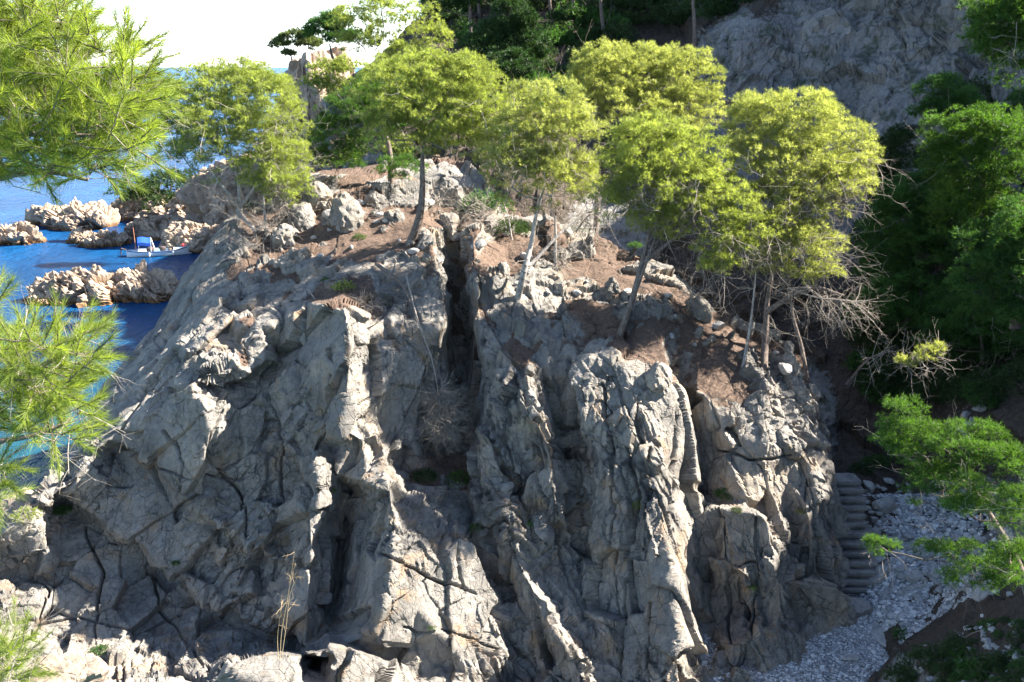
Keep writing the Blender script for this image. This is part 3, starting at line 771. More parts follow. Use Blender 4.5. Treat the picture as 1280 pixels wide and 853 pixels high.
def needles(C, D, k, L, W, spread, rs, var=None, vj=.35):
    n = len(C)
    d = D[:, None]+spread*rs.normal(size=(n, k, 3)); d /= np.linalg.norm(d, axis=2, keepdims=True)
    l = L*rs.uniform(.6, 1.1, (n, k, 1))
    s = np.cross(d, rs.normal(size=(n, k, 3))); s /= np.linalg.norm(s, axis=2, keepdims=True)
    b = C[:, None]+d*l*.06
    V = np.stack([b-s*W*.5, b+s*W*.5, b+d*l], 2).reshape(-1, 3)
    v = rs.rand(n) if var is None else var
    v = np.clip(v[:, None]+vj*(rs.rand(n, k)-.5), 0, 1)
    return V, np.repeat(v.ravel(), 3)
def grow(nodes, rad, targets, rs, jit=.08, seg=.35, up=.15):
    """connect every target to the nearest skeleton node by a crooked twig; returns segments and arrival directions"""
    K = [np.array(n) for n in nodes]; Rr = list(rad); segs = []; arr = np.zeros((len(targets), 3))
    root = K[0]
    order = np.argsort([min(np.linalg.norm(t-k) for k in K) for t in targets])
    A = np.zeros((len(K)+len(targets)*10, 3)); A[:len(K)] = K; cn = len(K)
    RA = np.zeros(len(A)); RA[:cn] = Rr
    for ti in order:
        t = targets[ti]
        dd = np.linalg.norm(A[:cn]-t, axis=1)+.5*np.clip(A[:cn, 2]-t[2], 0, 9)
        j = int(np.argmin(dd)); a = A[j].copy(); r = min(RA[j]*.7, .01+.012*dd[j]*rad[0]*8)
        ln = np.linalg.norm(t-a); ns = int(min(8, max(1, round(ln/seg))))
        prev = a; pr = r; 
        for s in range(1, ns+1):
            f = s/ns; q = a+(t-a)*f
            if s < ns: q = q+rs.normal(size=3)*jit*ln*.35+np.array([0, 0, -up*ln*f*(1-f)])
            r2 = max(r*(1-.65*f), rad[-1]*.5)
            segs.append((prev, q, pr, r2)); arr[ti] = q-prev
            if cn < len(A): A[cn] = q; RA[cn] = r2; cn += 1
            prev = q; pr = r2
    arr /= np.linalg.norm(arr, axis=1, keepdims=True)+1e-9
    return segs, arr, A[:cn]
def twigs(starts, n, L, r, rs, bias=(0, 0, 0), depth=3):
    """bare crooked twigs, forking"""
    segs = []
    def go(p, d, l, r, k):
        q = p
        for _ in range(2):
            d = d+rs.normal(size=3)*.28; d /= np.linalg.norm(d); e = q+d*l*.5
            segs.append((q, e, r, r*.75)); q = e; r *= .8
        if k > 0:
            for _ in range(2 if k > 1 else 3):
                dd = d+rs.normal(size=3)*.65; dd /= np.linalg.norm(dd)
                go(q-d*l*rs.uniform(0, .5), dd, l*rs.uniform(.5, .75), r*.75, k-1)
    for _ in range(n):
        p = starts[rs.randint(len(starts))]
        d = rs.normal(size=3)+np.array(bias); d /= np.linalg.norm(d)
        go(np.array(p), d, L*rs.uniform(.5, 1.2), r, depth-1)
    return segs
def bark_obj(name, segs, parent, mat, sides=5, origin=None, extra=None, emat='dry'):
    V, Q = tubes(segs, sides)
    if extra:
        V2, Q2 = tubes(extra, sides); nq = len(Q); Q = np.concatenate([Q, Q2+len(V)]); V = np.concatenate([V, V2])
        if origin is not None: V = V-origin
        me = mesh_np(name, V, Q, mats=[M[mat], M[emat]], smooth=True)
        mi = np.zeros(len(Q), np.int32); mi[nq:] = 1; me.polygons.foreach_set('material_index', mi)
        return link(name, me, parent)
    if origin is not None: V = V-origin
    return link(name, mesh_np(name, V, Q, mats=[M[mat]], smooth=True), parent)
def pine(base, trunk, blobs, label, seed, mat='leaf', bark='bark', r0=.13, dens=1.0, dead=30, lump=.27, nl=.145, nw=.0125, group='sunlit pines growing on the crag', name='pine_tree', depth=.8, deadbias=(0,0,-.1), stems=(), kn=13, tuft=17, deadL=.9, cat='pine tree', dr=.011):
    """base,(px,py,Y) world points; blobs (px,py,rx,ry,Y) crown masses in photo bearings with their distance"""
    rs = np.random.RandomState(seed)
    base = np.array(base); root = empty(name, base); tag(root, label, cat, group)
    path = smooth_path([base+np.array([0, 0, -.3])]+[P(*t) if len(t) == 3 else t for t in trunk], 5)
    segs = []; nodes = []; rad = []
    for i in range(len(path)-1):
        a = r0*(1-.75*i/len(path)); b = r0*(1-.75*(i+1)/len(path))
        if i == 0: a *= 1.5
        segs.append((path[i], path[i+1], a, b))
    trunk_segs = list(segs)
    n0 = len(path)//3
    nodes = path[n0:]; rad = [r0*(1-.7*(i+n0)/len(path)) for i in range(len(nodes))]
    for st in stems:
        sq = [P(*t) for t in st]; js = int(np.argmin([np.linalg.norm(q-sq[0]) for q in path[:len(path)*2//3]]))
        sp_ = smooth_path([path[js]]+(sq if np.linalg.norm(path[js]-sq[0]) > .3 else sq[1:]), 4)
        for i in range(len(sp_)-1):
            trunk_segs.append((sp_[i], sp_[i+1], r0*.7*(1-.7*i/len(sp_)), r0*.7*(1-.7*(i+1)/len(sp_))))
        nodes += sp_[1:]; rad += [r0*.5]*(len(sp_)-1)
    tg = []; tc = []
    limb = []
    if group == 'dark pines on the right hillside': blobs = [(a, b+8, c*1.4, d*1.35, e) for a, b, c, d, e in blobs]
    if group and group.startswith('sunlit'): blobs = [(a, b+13, c*1.24, d*1.34, e) for a, b, c, d, e in blobs]
    for (px, py, rx, ry, Y) in blobs:
        c = P(px, py, Y); k = np.linalg.norm(c-np.array([0, 0, H]))/F
        RX, RZ = rx*k, ry*k; RY = (RX+RZ)/2*depth
        limb.append(c-np.array([0, 0, RZ*.4]))
        n = int(dens*8.5*(RX*RY+RX*RZ+RY*RZ)/3/(lump*lump)*.62)+4
        for _ in range(n):
            d = rs.normal(size=3); d /= np.linalg.norm(d)
            if d[2] < -.35 and rs.rand() < .75: d[2] = abs(d[2])
            f = rs.uniform(.72, 1.0) if rs.rand() < .75 else rs.uniform(.25, .75)
            tg.append(c+d*np.array([RX, RY, RZ])*f); tc.append(c)
    s0, _, A0 = grow(nodes, rad, np.array(limb), rs, .10, .5, .25)
    allsegs = s0
    nodes2 = list(A0); rad2 = [max(.02, r0*.35)]*len(nodes2); rad2[-1] = .012*r0/.13
    s1, arr, A1 = grow(nodes2, rad2, np.array(tg), rs, .12, .35, .2)
    allsegs = allsegs+s1
    tg = np.array(tg); tc = np.array(tc)
    # foliage lumps
    C = []; D = []; vv = []
    for i in range(len(tg)):
        L = lump*rs.uniform(.6, 1.25); m = max(5, int(tuft*(L/lump)**2))
        d = rs.normal(size=(m, 3)); d /= np.linalg.norm(d, axis=1, keepdims=True); d[:, 2] = np.where(d[:, 2] < -.3, -d[:, 2]*.6, d[:, 2])
        out = tg[i]-tc[i]; out /= np.linalg.norm(out)+1e-9
        C.append(tg[i]+d*L*rs.uniform(.35, 1, (m, 1))*np.array([1, 1, .85])); dd = d*.7+out*.4+np.array([0, 0, .3]); D.append(dd/np.linalg.norm(dd, axis=1, keepdims=True))
        vv.append(np.full(m, rs.uniform(.15, .85))+rs.uniform(-.15, .15, m))
    C = np.concatenate(C); D = np.concatenate(D); vv = np.concatenate(vv)
    V, va = needles(C, D, kn, nl, nw, .85, rs, vv)
    link('crown', mesh_np('crown', V-base, T=np.arange(len(V)).reshape(-1, 3), mats=[M[mat]], attr={'var': va}), root)
    low = [a for a in A1 if a[2] < np.percentile(tg[:, 2], 62)]
    ds = twigs(low if low else list(A1), dead, deadL, dr, rs, deadbias) if dead else []
    bark_obj('trunk', trunk_segs, root, bark, 8, base)
    bark_obj('branches', allsegs, root, bark, 4, base, ds)
    return root
def cg(px, py): return on_crag(px, py)
# pines on the crag
pine(cg(298,272), [(300,245,39.5),(296,215,39.5),(288,190,39.6)], [(250,130,52,42,40),(300,115,55,38,40.5),(335,150,40,50,39.5),(345,205,38,38,39),(235,175,34,34,40),(285,165,50,38,39),(215,140,26,32,41),(310,95,28,18,40),(358,225,28,20,38.5)],
     'broad lit pine with several pale stems at the left end of the crag', 1, 'leaf', 'bark_pale', .13, .9, 200, stems=[[(302,265,39.5),(318,235,39.3),(330,205,39)],[(296,265,39.5),(282,238,39),(262,212,39)],[(332,300,38.4),(331,270,38.4),(329,245,38.5)]], deadL=1.0)
pine(cg(490,228), [(488,200,42),(484,175,42),(476,150,42)], [(450,130,46,26,42),(430,165,40,24,42),(480,110,40,24,42.5),(420,190,30,18,41.5),(500,200,26,14,41)],
     'shaded green pine just behind and left of the central pine', 2, 'leaf_mid', 'bark', .17, .8, 30)
pine(cg(510,302), [(524,272,36),(528,235,36.2),(528,200,36.2),(532,175,36.3)], [(480,105,34,32,36),(530,95,48,34,36.5),(575,110,50,38,36),(600,140,38,36,36),(520,135,50,26,35.6),(490,150,30,22,36),(570,165,45,25,36),(625,170,28,24,36.5),(580,75,25,14,36.5)],
     'tall central pine with a dark curved trunk over the gully', 3, 'leaf', 'bark', .17, 1.0, 45)
pine(cg(645,372), [(655,340,33.6),(664,305,34),(670,270,34.2),(680,235,34.4)], [(680,125,50,30,34.5),(650,165,42,36,34.2),(705,170,44,40,34.5),(640,205,34,30,34),(690,215,45,32,34),(725,210,25,25,34.5)],
     'pine with a pale crooked trunk right of the gully', 4, 'leaf_y', 'bark_pale', .13, .95, 170, deadbias=(0,0,-.5), stems=[[(690,350,35.5),(694,310,35.6),(694,270,35.6)],[(664,330,34),(700,292,34.5),(735,262,35)]])
pine(P(740,330,43), [(745,280,43),(748,220,43),(752,180,43)], [(755,85,38,32,43),(800,90,42,34,43.5),(850,95,42,38,43.5),(870,125,28,26,43),(775,130,48,28,42.5),(835,135,40,25,42.5),(735,110,22,30,43)],
     'pine with the highest rounded lit crown behind the others', 5, 'leaf_y', 'bark', .16, 1.0, 50)
pine(cg(772,418), [(790,375,31.5),(802,330,31.8),(812,290,32),(820,255,32)], [(815,170,42,32,32.4),(860,190,45,34,32.6),(790,205,40,32,32),(840,225,50,32,32),(885,225,28,26,32.6),(770,240,28,24,32),(860,255,40,24,32),(820,265,35,18,32)],
     'pine with a slim dark leaning trunk in the middle of the soil slope', 6, 'leaf', 'bark', .12, 1.0, 200, deadbias=(0,0,-.6), stems=[[(778,400,31.3),(800,350,31.6),(818,300,31.6)],[(802,330,31.8),(840,300,31.8),(880,262,32)]])
pine(cg(925,472), [(934,430,32),(940,390,32),(945,340,32.2)], [(915,250,32,28,32),(905,300,30,20,31.6),(930,275,34,24,32),(900,320,22,12,31.4)],
     'small low pine with the thinnest pale trunk, leaning toward the left', 7, 'leaf', 'bark_pale', .07, .8, 70, deadbias=(0,0,-.5))
pine(cg(955,465), [(957,420,33),(960,370,33.2),(972,310,33.4)], [(950,150,36,34,34),(1000,150,46,36,34),(1045,190,42,38,34),(1060,225,28,26,33.6),(960,195,46,36,33.4),(1010,215,52,34,33.4),(935,130,20,16,34),(970,290,52,32,33),(1000,300,42,28,32.8),(985,250,45,26,33),(1020,330,28,12,32.6)],
     'largest yellow green pine at the right end of the crag', 8, 'leaf_y', 'bark', .15, 1.0, 300, deadbias=(.5,-.2,-.7), deadL=1.2, stems=[[(1005,488,32.4),(1003,440,32.4),(990,390,32.6),(985,330,33)],[(960,390,33),(1010,360,32.4),(1055,370,32)]])
# far pines
pine(P(368,88,108), [(365,76,108),(363,66,108)], [(352,55,12,5,108),(370,48,20,7,108),(388,56,16,6,108),(360,68,12,3,108)], 'small lone umbrella pine on the headland edge against the sky', 9, 'leaf_far', 'bark', .16, 1.5, 0, lump=.5, nl=.3, nw=.05, group=None, tuft=24)
pine(P(425,85,95), [(415,70,95),(412,55,95)], [(405,40,22,14,95),(420,28,20,10,95),(430,50,18,12,95)], 'dark green umbrella pine between lone headland pine and bright pines', 10, 'leaf_dark', 'bark', .2, 1.3, 0, lump=.6, nl=.3, nw=.05, group=None, tuft=26)
pine(P(470,150,72), [(470,110,72),(475,75,72)], [(440,35,28,26,72),(480,25,36,26,72),(520,35,34,30,72),(545,60,24,26,71),(465,60,40,20,72),(500,75,30,20,71),(475,2,22,8,72)], 'bright airy pine standing against the sky above the crag', 11, 'leaf', 'bark', .18, .8, 40, lump=.55, nl=.24, nw=.032, group='bright pines on the slope behind the crag', dr=.02)
pine(P(440,150,64), [(432,130,64),(430,110,64)], [(410,95,26,18,64),(440,90,30,16,64),(395,110,18,14,64),(430,115,30,14,64)], 'low bright pine below the airy one, by the headland rock', 12, 'leaf', 'bark', .14, .9, 30, lump=.5, nl=.22, nw=.03, group='bright pines on the slope behind the crag', dr=.02)
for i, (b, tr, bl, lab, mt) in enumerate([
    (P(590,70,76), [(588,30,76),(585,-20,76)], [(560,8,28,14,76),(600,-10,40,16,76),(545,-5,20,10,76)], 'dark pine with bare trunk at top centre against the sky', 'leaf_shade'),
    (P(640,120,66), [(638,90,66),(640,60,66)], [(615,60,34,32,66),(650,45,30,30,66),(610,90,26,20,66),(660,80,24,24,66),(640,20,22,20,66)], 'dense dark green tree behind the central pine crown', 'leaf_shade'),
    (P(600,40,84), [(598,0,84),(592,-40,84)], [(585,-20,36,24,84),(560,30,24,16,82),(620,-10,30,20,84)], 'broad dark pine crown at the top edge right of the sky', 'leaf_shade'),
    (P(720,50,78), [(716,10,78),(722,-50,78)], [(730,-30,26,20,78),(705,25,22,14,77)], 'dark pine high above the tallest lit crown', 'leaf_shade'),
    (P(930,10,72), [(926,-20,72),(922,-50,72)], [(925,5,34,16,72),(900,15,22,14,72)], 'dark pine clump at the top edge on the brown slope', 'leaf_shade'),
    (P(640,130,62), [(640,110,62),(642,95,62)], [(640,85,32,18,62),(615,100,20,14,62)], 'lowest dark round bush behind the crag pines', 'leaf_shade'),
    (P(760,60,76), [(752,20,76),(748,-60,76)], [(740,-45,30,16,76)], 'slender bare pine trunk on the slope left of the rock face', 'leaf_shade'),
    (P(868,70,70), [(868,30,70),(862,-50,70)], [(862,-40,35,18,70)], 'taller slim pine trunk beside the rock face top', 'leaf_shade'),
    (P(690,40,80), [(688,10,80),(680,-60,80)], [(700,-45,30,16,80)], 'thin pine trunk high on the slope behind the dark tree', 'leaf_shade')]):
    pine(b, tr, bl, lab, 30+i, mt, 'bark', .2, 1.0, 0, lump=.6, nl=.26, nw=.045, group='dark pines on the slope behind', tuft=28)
# right hillside pines
HP = [((1175,330,42),[(1170,290,42),(1168,250,42)],[(1150,255,42,34,42),(1190,235,38,26,41.5),(1215,280,45,40,41),(1130,295,40,32,42),(1170,320,55,32,41.5),(1110,330,28,22,42)],'broad dark green pine low on the right hillside','leaf_dark'),
      ((1230,260,36),[(1228,220,36),(1225,180,36)],[(1200,165,30,24,36),(1240,160,34,26,36),(1265,200,30,36,35),(1215,215,40,26,35.5),(1185,190,18,12,36),(1228,262,44,22,35.2)],'bluish green pine crown at the right edge, above the broad dark one','leaf_mid'),
      ((1270,400,34),[(1268,360,34),(1262,310,34)],[(1250,310,38,34,33.5),(1280,340,34,40,33),(1240,350,36,28,33.5),(1290,280,30,30,33),(1268,392,40,18,32.8)],'dark pine at the right edge above the footpath','leaf_dark'),
      ((1160,420,40),[(1155,390,40),(1150,365,40)],[(1140,375,45,28,40),(1180,395,40,22,39.5),(1110,390,30,24,40),(1210,400,40,20,38.5)],'low dark pine spreading above the scrubby hollow','leaf_dark'),
      ((1300,150,30),[(1295,100,30),(1290,60,30)],[(1262,30,34,26,30),(1240,50,22,14,30),(1285,70,30,30,30),(1250,8,30,14,30),(1300,20,40,40,30)],'pine with a sunlit tip in the top right corner','leaf_mid'),
      ((1230,470,37),[(1228,440,37),(1226,420,37)],[(1225,395,40,22,37),(1265,420,34,20,36.5),(1190,420,30,16,37.5)],'lowest dark pine right above the footpath','leaf_dark'),
      ((1120,400,44),[(1118,370,44),(1116,350,44)],[(1100,345,26,24,44),(1120,370,30,22,43.5),(1085,385,22,18,44)],'dark pine at the left of the scrubby hollow','leaf_dark'),
      ((1190,170,44),[(1186,140,44),(1184,120,44)],[(1180,110,26,14,44),(1200,130,20,14,44),(1165,130,18,10,44)],'small dark pine on the rock face near the top right','leaf_dark'),
      ((1110,300,47),[(1108,260,47),(1106,230,47)],[(1105,215,16,34,47),(1115,250,22,30,46.5),(1095,300,20,26,46),(1120,180,12,20,47)],'narrow dark conifer against the shaded rock face','scrub')]
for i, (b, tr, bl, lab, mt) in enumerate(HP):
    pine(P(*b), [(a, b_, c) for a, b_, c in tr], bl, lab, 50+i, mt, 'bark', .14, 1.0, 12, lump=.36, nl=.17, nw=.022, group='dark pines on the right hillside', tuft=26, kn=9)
# near right pine
pine(P(1300,760,15), [(1270,700,15.2),(1235,640,15.5),(1210,600,15.5)], [(1130,520,28,18,16),(1160,560,50,30,16),(1210,555,45,26,15.5),(1250,590,45,34,15),(1180,610,50,28,15.5),(1225,640,40,26,15),(1275,640,30,34,14.5),(1110,560,22,20,16),(1190,690,36,10,15),(1225,720,50,16,14.8),(1265,700,34,22,14.5),(1100,685,24,8,16),(1120,540,22,14,16)],
     'nearer bright green pine leaning out over the rubble at lower right', 70, 'leaf_mid', 'bark', .09, .8, 50, lump=.17, nl=.085, nw=.008, group=None, tuft=30, kn=9, deadL=.5, dr=.005)
# sunlit twiggy branch tip at right
pine(P(1060,470,33), [(1085,450,32),(1110,440,31.6)], [(1160,445,18,12,31),(1135,455,18,6,31),(1172,438,8,8,31)], 'sparse leafy branch tips catching sun over the dark gully', 71, 'leaf_y', 'bark', .05, .5, 60, lump=.2, nl=.12, nw=.014, group=None, tuft=14, deadL=.8, deadbias=(.6,0,-.1), name='shrub', cat='shrub')
# scrub
def shrub_mesh(seed, mat, n=420, flat=.7, r=1.0, nl=.16, nw=.03):
    rs = np.random.RandomState(seed)
    d = rs.normal(size=(n, 3)); d /= np.linalg.norm(d, axis=1, keepdims=True); d[:, 2] = np.abs(d[:, 2])
    lum = 1+.28*fbm(d*2.3+seed, seed, 3)
    C = d*(lum*rs.uniform(.55, 1, n)*r)[:, None]*np.array([1, 1, flat])
    V, va = needles(C, d, 8, nl, nw, .8, rs)
    return mesh_np('crown', V, T=np.arange(len(V)).reshape(-1, 3), mats=[M[mat]], attr={'var': va})
def shrub_proto(seed, mat, **k):
    root = empty('shrub', (0, 0, 0)); link('crown', shrub_mesh(seed, mat, **k), root)
    rs = np.random.RandomState(seed); 
    s = twigs([np.zeros(3)], 7, .7, .02, rs, (0, 0, .8)); bark_obj('stems', s, root, 'bark', 3)
    return root
protos = [shrub_proto(80, 'scrub'), shrub_proto(81, 'scrub', flat=.9), shrub_proto(82, 'leaf_dark'), shrub_proto(83, 'leaf_mid', n=300), shrub_proto(84, 'leaf', n=260)]
used = [False]*5
def shrub(kind, loc, s, label, group=None):
    o = protos[kind] if not used[kind] else copy_tree(protos[kind]); used[kind] = True
    o.location = [float(c) for c in loc]; o.scale = (s, s, s); o.rotation_euler.z = random.uniform(0, 6)
    tag(o, label, 'shrub')
    if group: o['group'] = group
    elif 'group' in o: del o['group']
    return o
rs = np.random.RandomState(9)
for k in range(130):
    u = rs.rand()
    if u < .55: px, py = rs.uniform(1085, 1290), rs.uniform(415, 505)
    elif u < .58: px, py = rs.uniform(1060, 1110), rs.uniform(180, 480)
    elif u < .9: px, py = rs.uniform(540, 860), rs.uniform(-10, 200)
    else: px, py = rs.uniform(1150, 1290), rs.uniform(100, 300)
    b = on_hill(px, py); shrub(rs.randint(3), b, rs.uniform(.6, 1.4)*b[1]/45, 'dark scrub bush on the shaded hillside', 'scrub bushes on the shaded hillside')
for k in range(60):
    px = rs.uniform(540, 900); py = rs.uniform(-20, 130)
    if px > 780 and py > 40: continue
    b = on_hill(px, py); shrub(0 if rs.rand() < .6 else 2, b, rs.uniform(1.2, 2.4), 'dark scrub bush on the shaded hillside', 'scrub bushes on the shaded hillside')
for k in range(80):
    px = rs.uniform(1120, 1290); py = rs.uniform(770, 870)
    if py < 900-.75*(px-1060): continue
    b = on_hill(px, py); shrub(0 if rs.rand() < .6 else 2, b, rs.uniform(.12, .34), 'low weed in the ground cover of the near slope', 'weeds on the near slope')
for k in range(12):
    px = 175+k*14; b = P(px, 258+rs.uniform(-12, 10), YZ(280, 0)+rs.uniform(-1, 6)); shrub(rs.randint(2), b, rs.uniform(2.0, 3.6), 'dark bush on the shore rocks behind the left pine', 'bushes on the shore rocks')
for k in range(26):
    px = rs.uniform(390, 570); py = rs.uniform(90, 215)
    b = on_hill(px, py); shrub(3 if rs.rand() < .6 else 4, b, rs.uniform(.8, 1.5), 'green bush on the headland slope behind the crag', 'bushes on the headland slope')
for px, py, s, kd, lab in [(608,262,1.1,2,'dark round bush behind the crag top, right of orange topped rock'),(640,290,.8,0,'darkest bush at the foot of the pale crooked trunk'),(450,298,.28,3,'small bright green bush on crag top beside the block'),(408,352,.22,3,'bright green sprig at the left of the dry grass tuft'),
    (430,362,.4,4,'pale dry green tuft above the lit pillar'),(575,602,.5,3,'green clump on the ledge under the hanging dead branch'),(530,598,.45,0,'dull clump on the left of the scrub ledge'),(32,648,.45,4,'small round yellow green bush on the left foot of crag'),
    (78,640,.35,2,'dark low bush right of the small round bush'),(905,620,.35,2,'dark plant on the ledge of the right wall'),(858,590,.42,4,'yellowish weed on the right lit edge of the pillar'),(940,735,.16,3,'tiny green fern in the joint of the lower pillars'),
    (795,632,.22,4,'lone yellow rosette plant on the pillar face'),(920,640,.2,0,'small dull weed beside the ledge plant'),(1000,640,.18,4,'dry weed at top of the right pillars'),(220,705,.16,2,'small green tuft high in the shaded wall'),(125,815,.3,2,'green patch at lower left of shaded wall'),
    (415,615,.16,3,'small green plant on the lit column'),(540,785,.12,3,'tiny green weed low on the bright buttress'),(595,660,.25,3,'small green weeds right of the bright buttress'),(665,655,.2,2,'green tuft in the diagonal joint'),(820,268,.3,2,'green bush between crag pines'),(300,250,.5,0,'dull bush between the stems of the left pine')]:
    b = on_crag(px, py); shrub(kd, b+np.array([0, -.03, 0]), s, lab)
for px, py, s, kd, lab in [(1130,795,.35,2,'leafy sprig growing at the shingle edge'),(1165,830,.7,0,'low dark ground cover on the near slope'),(1130,850,.6,0,'ground cover at the bottom edge beside the shingle'),(1075,590,.5,0,'brown dry shrub above the top step'),(1095,580,.55,2,'dark bush right above the steps'),(1200,815,.55,0,'dark weeds in the middle of the near slope'),(1215,845,.5,2,'green weeds near the pale stones at bottom right')]:
    b = on_hill(px, py); shrub(kd, b, s, lab)
b = P(170, 262, YZ(272, 0)); shrub(3, b+np.array([0, 0, 2.0]), 3.2, 'green bush hanging over the dark shore rock')
b = P(215, 258, YZ(272, 0)); shrub(0, b+np.array([0, 0, 2.0]), 4.0, 'dark bush above the pale shore rock')
b = P(62, 283, YZ(272, 0)); shrub(3, b+np.array([2, -2, 1.0]), 1.6, 'green scrub on the farther humped islet')
# dead wood
def dead(name, pts, label, seed, n, L, r=.03, bias=(0, 0, 0), mat='dry', starts=None, depth=4, tr=.008, cat='dead branch'):
    rs = np.random.RandomState(seed); base = np.array(pts[0]); root = empty(name, base); tag(root, label, cat)
    path = smooth_path(pts, 4); segs = [(path[i], path[i+1], r*(1-.6*i/len(path)), r*(1-.6*(i+1)/len(path))) for i in range(len(path)-1)]
    bark_obj('stem', segs, root, mat, 6, base)
    st = path[int(len(path)*(starts or 0)):]
    bark_obj('twigs', twigs(st, n, L, tr, rs, bias, depth), root, 'dry', 3, base)
    return root
def W_(px, py, dy=0): 
    q = P(px, py, float(cragY(px, py))+dy); return q
dead('dead_branch', [P(508,345,33.6),P(522,400,31.9),P(540,450,31.4),P(548,490,31),P(556,530,30.4)], 'dead pine branch hanging down into the dark gully with a bushy grey end', 90, 380, .62, .038, (.1,-.3,-.8), starts=.72, tr=.017)
dead('dead_branch', [P(470,330,34.5),P(490,345,33.5),P(505,360,33.2),P(520,400,32.3),P(535,440,31.5)], 'dark dead root stem curving beside the hanging branch', 91, 12, .5, .07, (0,-.2,-.5), 'bark', .5)
dead('dead_shrub', [P(455,412,31.6),P(450,390,32.4),P(465,380,32.6)], 'tangled grey dry shrub on the top edge of the lit pillar', 92, 90, .6, .02, (.1,-.3,-.3), cat='dead shrub', tr=.011)
dead('dead_shrub', [P(300,335,36.4),P(302,310,36.4),P(308,295,36.4)], 'bare white twiggy shrub at left on the slab edge', 93, 14, .7, .02, (-.2,-.1,.2), cat='dead shrub', tr=.014)
dead('dead_shrub', [P(340,300,37.8),P(330,280,38),P(300,262,38.4)], 'mass of bare grey twigs under the left pine', 94, 70, 1.0, .03, (-.1,-.3,-.1), cat='dead shrub', tr=.013)
dead('dead_shrub', [P(365,285,38.4),P(360,262,38.6),P(350,240,38.8)], 'bare twigs hanging at the right foot of left pine', 95, 50, .9, .03, (0,-.3,-.3), cat='dead shrub', tr=.013)
dead('dead_shrub', [P(640,300,36.5),P(635,270,36.6),P(630,255,36.8)], 'forked white bare sapling beside the gully head', 96, 6, .8, .035, (0,0,.6), 'bark_pale', cat='dead shrub', tr=.02)
dead('dead_shrub', [P(580,270,38),P(588,255,38),P(595,245,38)], 'dull twiggy shrub right of the orange topped rock', 97, 40, .8, .02, (0,-.2,-.1), cat='dead shrub', tr=.012)
dead('dead_shrub', [P(720,290,37),P(735,270,37),P(750,260,37)], 'grey twig thicket between the middle pines', 98, 60, 1.1, .03, (0,-.1,.1), cat='dead shrub', tr=.013)
dead('dead_branch', [P(985,360,32.4),P(1020,372,32),P(1050,375,31.6),P(1075,378,31.4)], 'long bare silvery branch of the right pine reaching right', 99, 60, .9, .03, (.5,-.1,-.4), cat='dead branch', tr=.012)
dead('dead_branch', [P(845,345,33.6),P(862,360,33.4),P(880,385,33.2)], 'short bare bent limb above the soil apron', 100, 20, .8, .04, (.2,0,-.3), cat='dead branch', tr=.012)
dead('dead_branch', [P(385,362,33.2),P(392,372,32.8),P(398,382,32.4)], 'short white stick lying above the lit pillar', 101, 1, .2, .03, (0,0,0))
dead('dead_branch', [P(1268,395,36),P(1265,415,36),P(1260,440,36)], 'thin bare leaning stick on the right slope above the path', 102, 4, .6, .03, (0,0,.3))
for q, (x, y, Y, lab) in enumerate(((410,262,41,'grey twig tangle behind the fractured block on the crag top'),(450,285,39,'grey twig tangle in front of the largest crest block'),(600,285,37.5,'grey twig tangle at the right of the gully head'),(545,262,39.5,'grey twig tangle beside the central pine trunk'),(700,330,35.6,'grey twig tangle under the pale crooked trunk pine'),(860,375,34,'grey twig tangle at the back of the soil apron'))):
    dead('dead_shrub', [P(x, y+8, Y), P(x+3, y-4, Y), P(x+6, y-14, Y)], lab, 150+q, 34, .8, .02, (0,-.1,.1), tr=.011, cat='dead shrub')
for q, (x, y, Y) in enumerate(((1150,840,22),(1205,800,22.5),(1245,830,19.5),(1185,820,22))):
    dead('fallen_stick', [on_hill(x, y)+np.array([0,0,.05]), on_hill(x+18, y-8)+np.array([0,0,.08]), on_hill(x+34, y-3)+np.array([0,0,.10])], ['thin fallen stick nearest the shingle','thin fallen stick highest on the near slope','thin fallen stick farthest right on the near slope','thin fallen stick in the middle of the near slope'][q], 130+q, 5, .3, .016, (0,0,.1), tr=.006, cat='stick')
dead('dead_branch', [P(1190,700,26),P(1215,715,25),P(1240,730,24)], 'brush of fallen grey sticks under the near pine', 103, 50, .9, .02, (.1,-.1,-.1), tr=.009)
# dry stalks
def stalks():
    rs = np.random.RandomState(4); b = P(350, 828, 21.4); root = empty('dry_stalk', b); tag(root, 'tall straw coloured dry stalks standing in front of shaded wall', 'dry plant')
    for k, pts in enumerate([[(350,825),(352,790),(360,745),(368,690)],[(348,825),(347,795),(352,760)],[(352,822),(358,780),(362,745),(372,720)]]):
        path = smooth_path([P(x, y, 21.3-.02*k) for x, y in pts], 5)
        bark = [(path[i]-b, path[i+1]-b, 0.010*(1-.6*i/len(path)), .008*(1-.6*i/len(path))) for i in range(len(path)-1)]
        bark += [tuple([s[0], s[1], s[2]*.5, s[3]*.5]) for s in twigs([p-b for p in path[6:]], 6, .3, .01, rs, (0, 0, .4), 2)]
        V, Q = tubes(bark, 5); link('stalk', mesh_np('stalk', V, Q, mats=[M['straw']], smooth=True), root)
stalks()
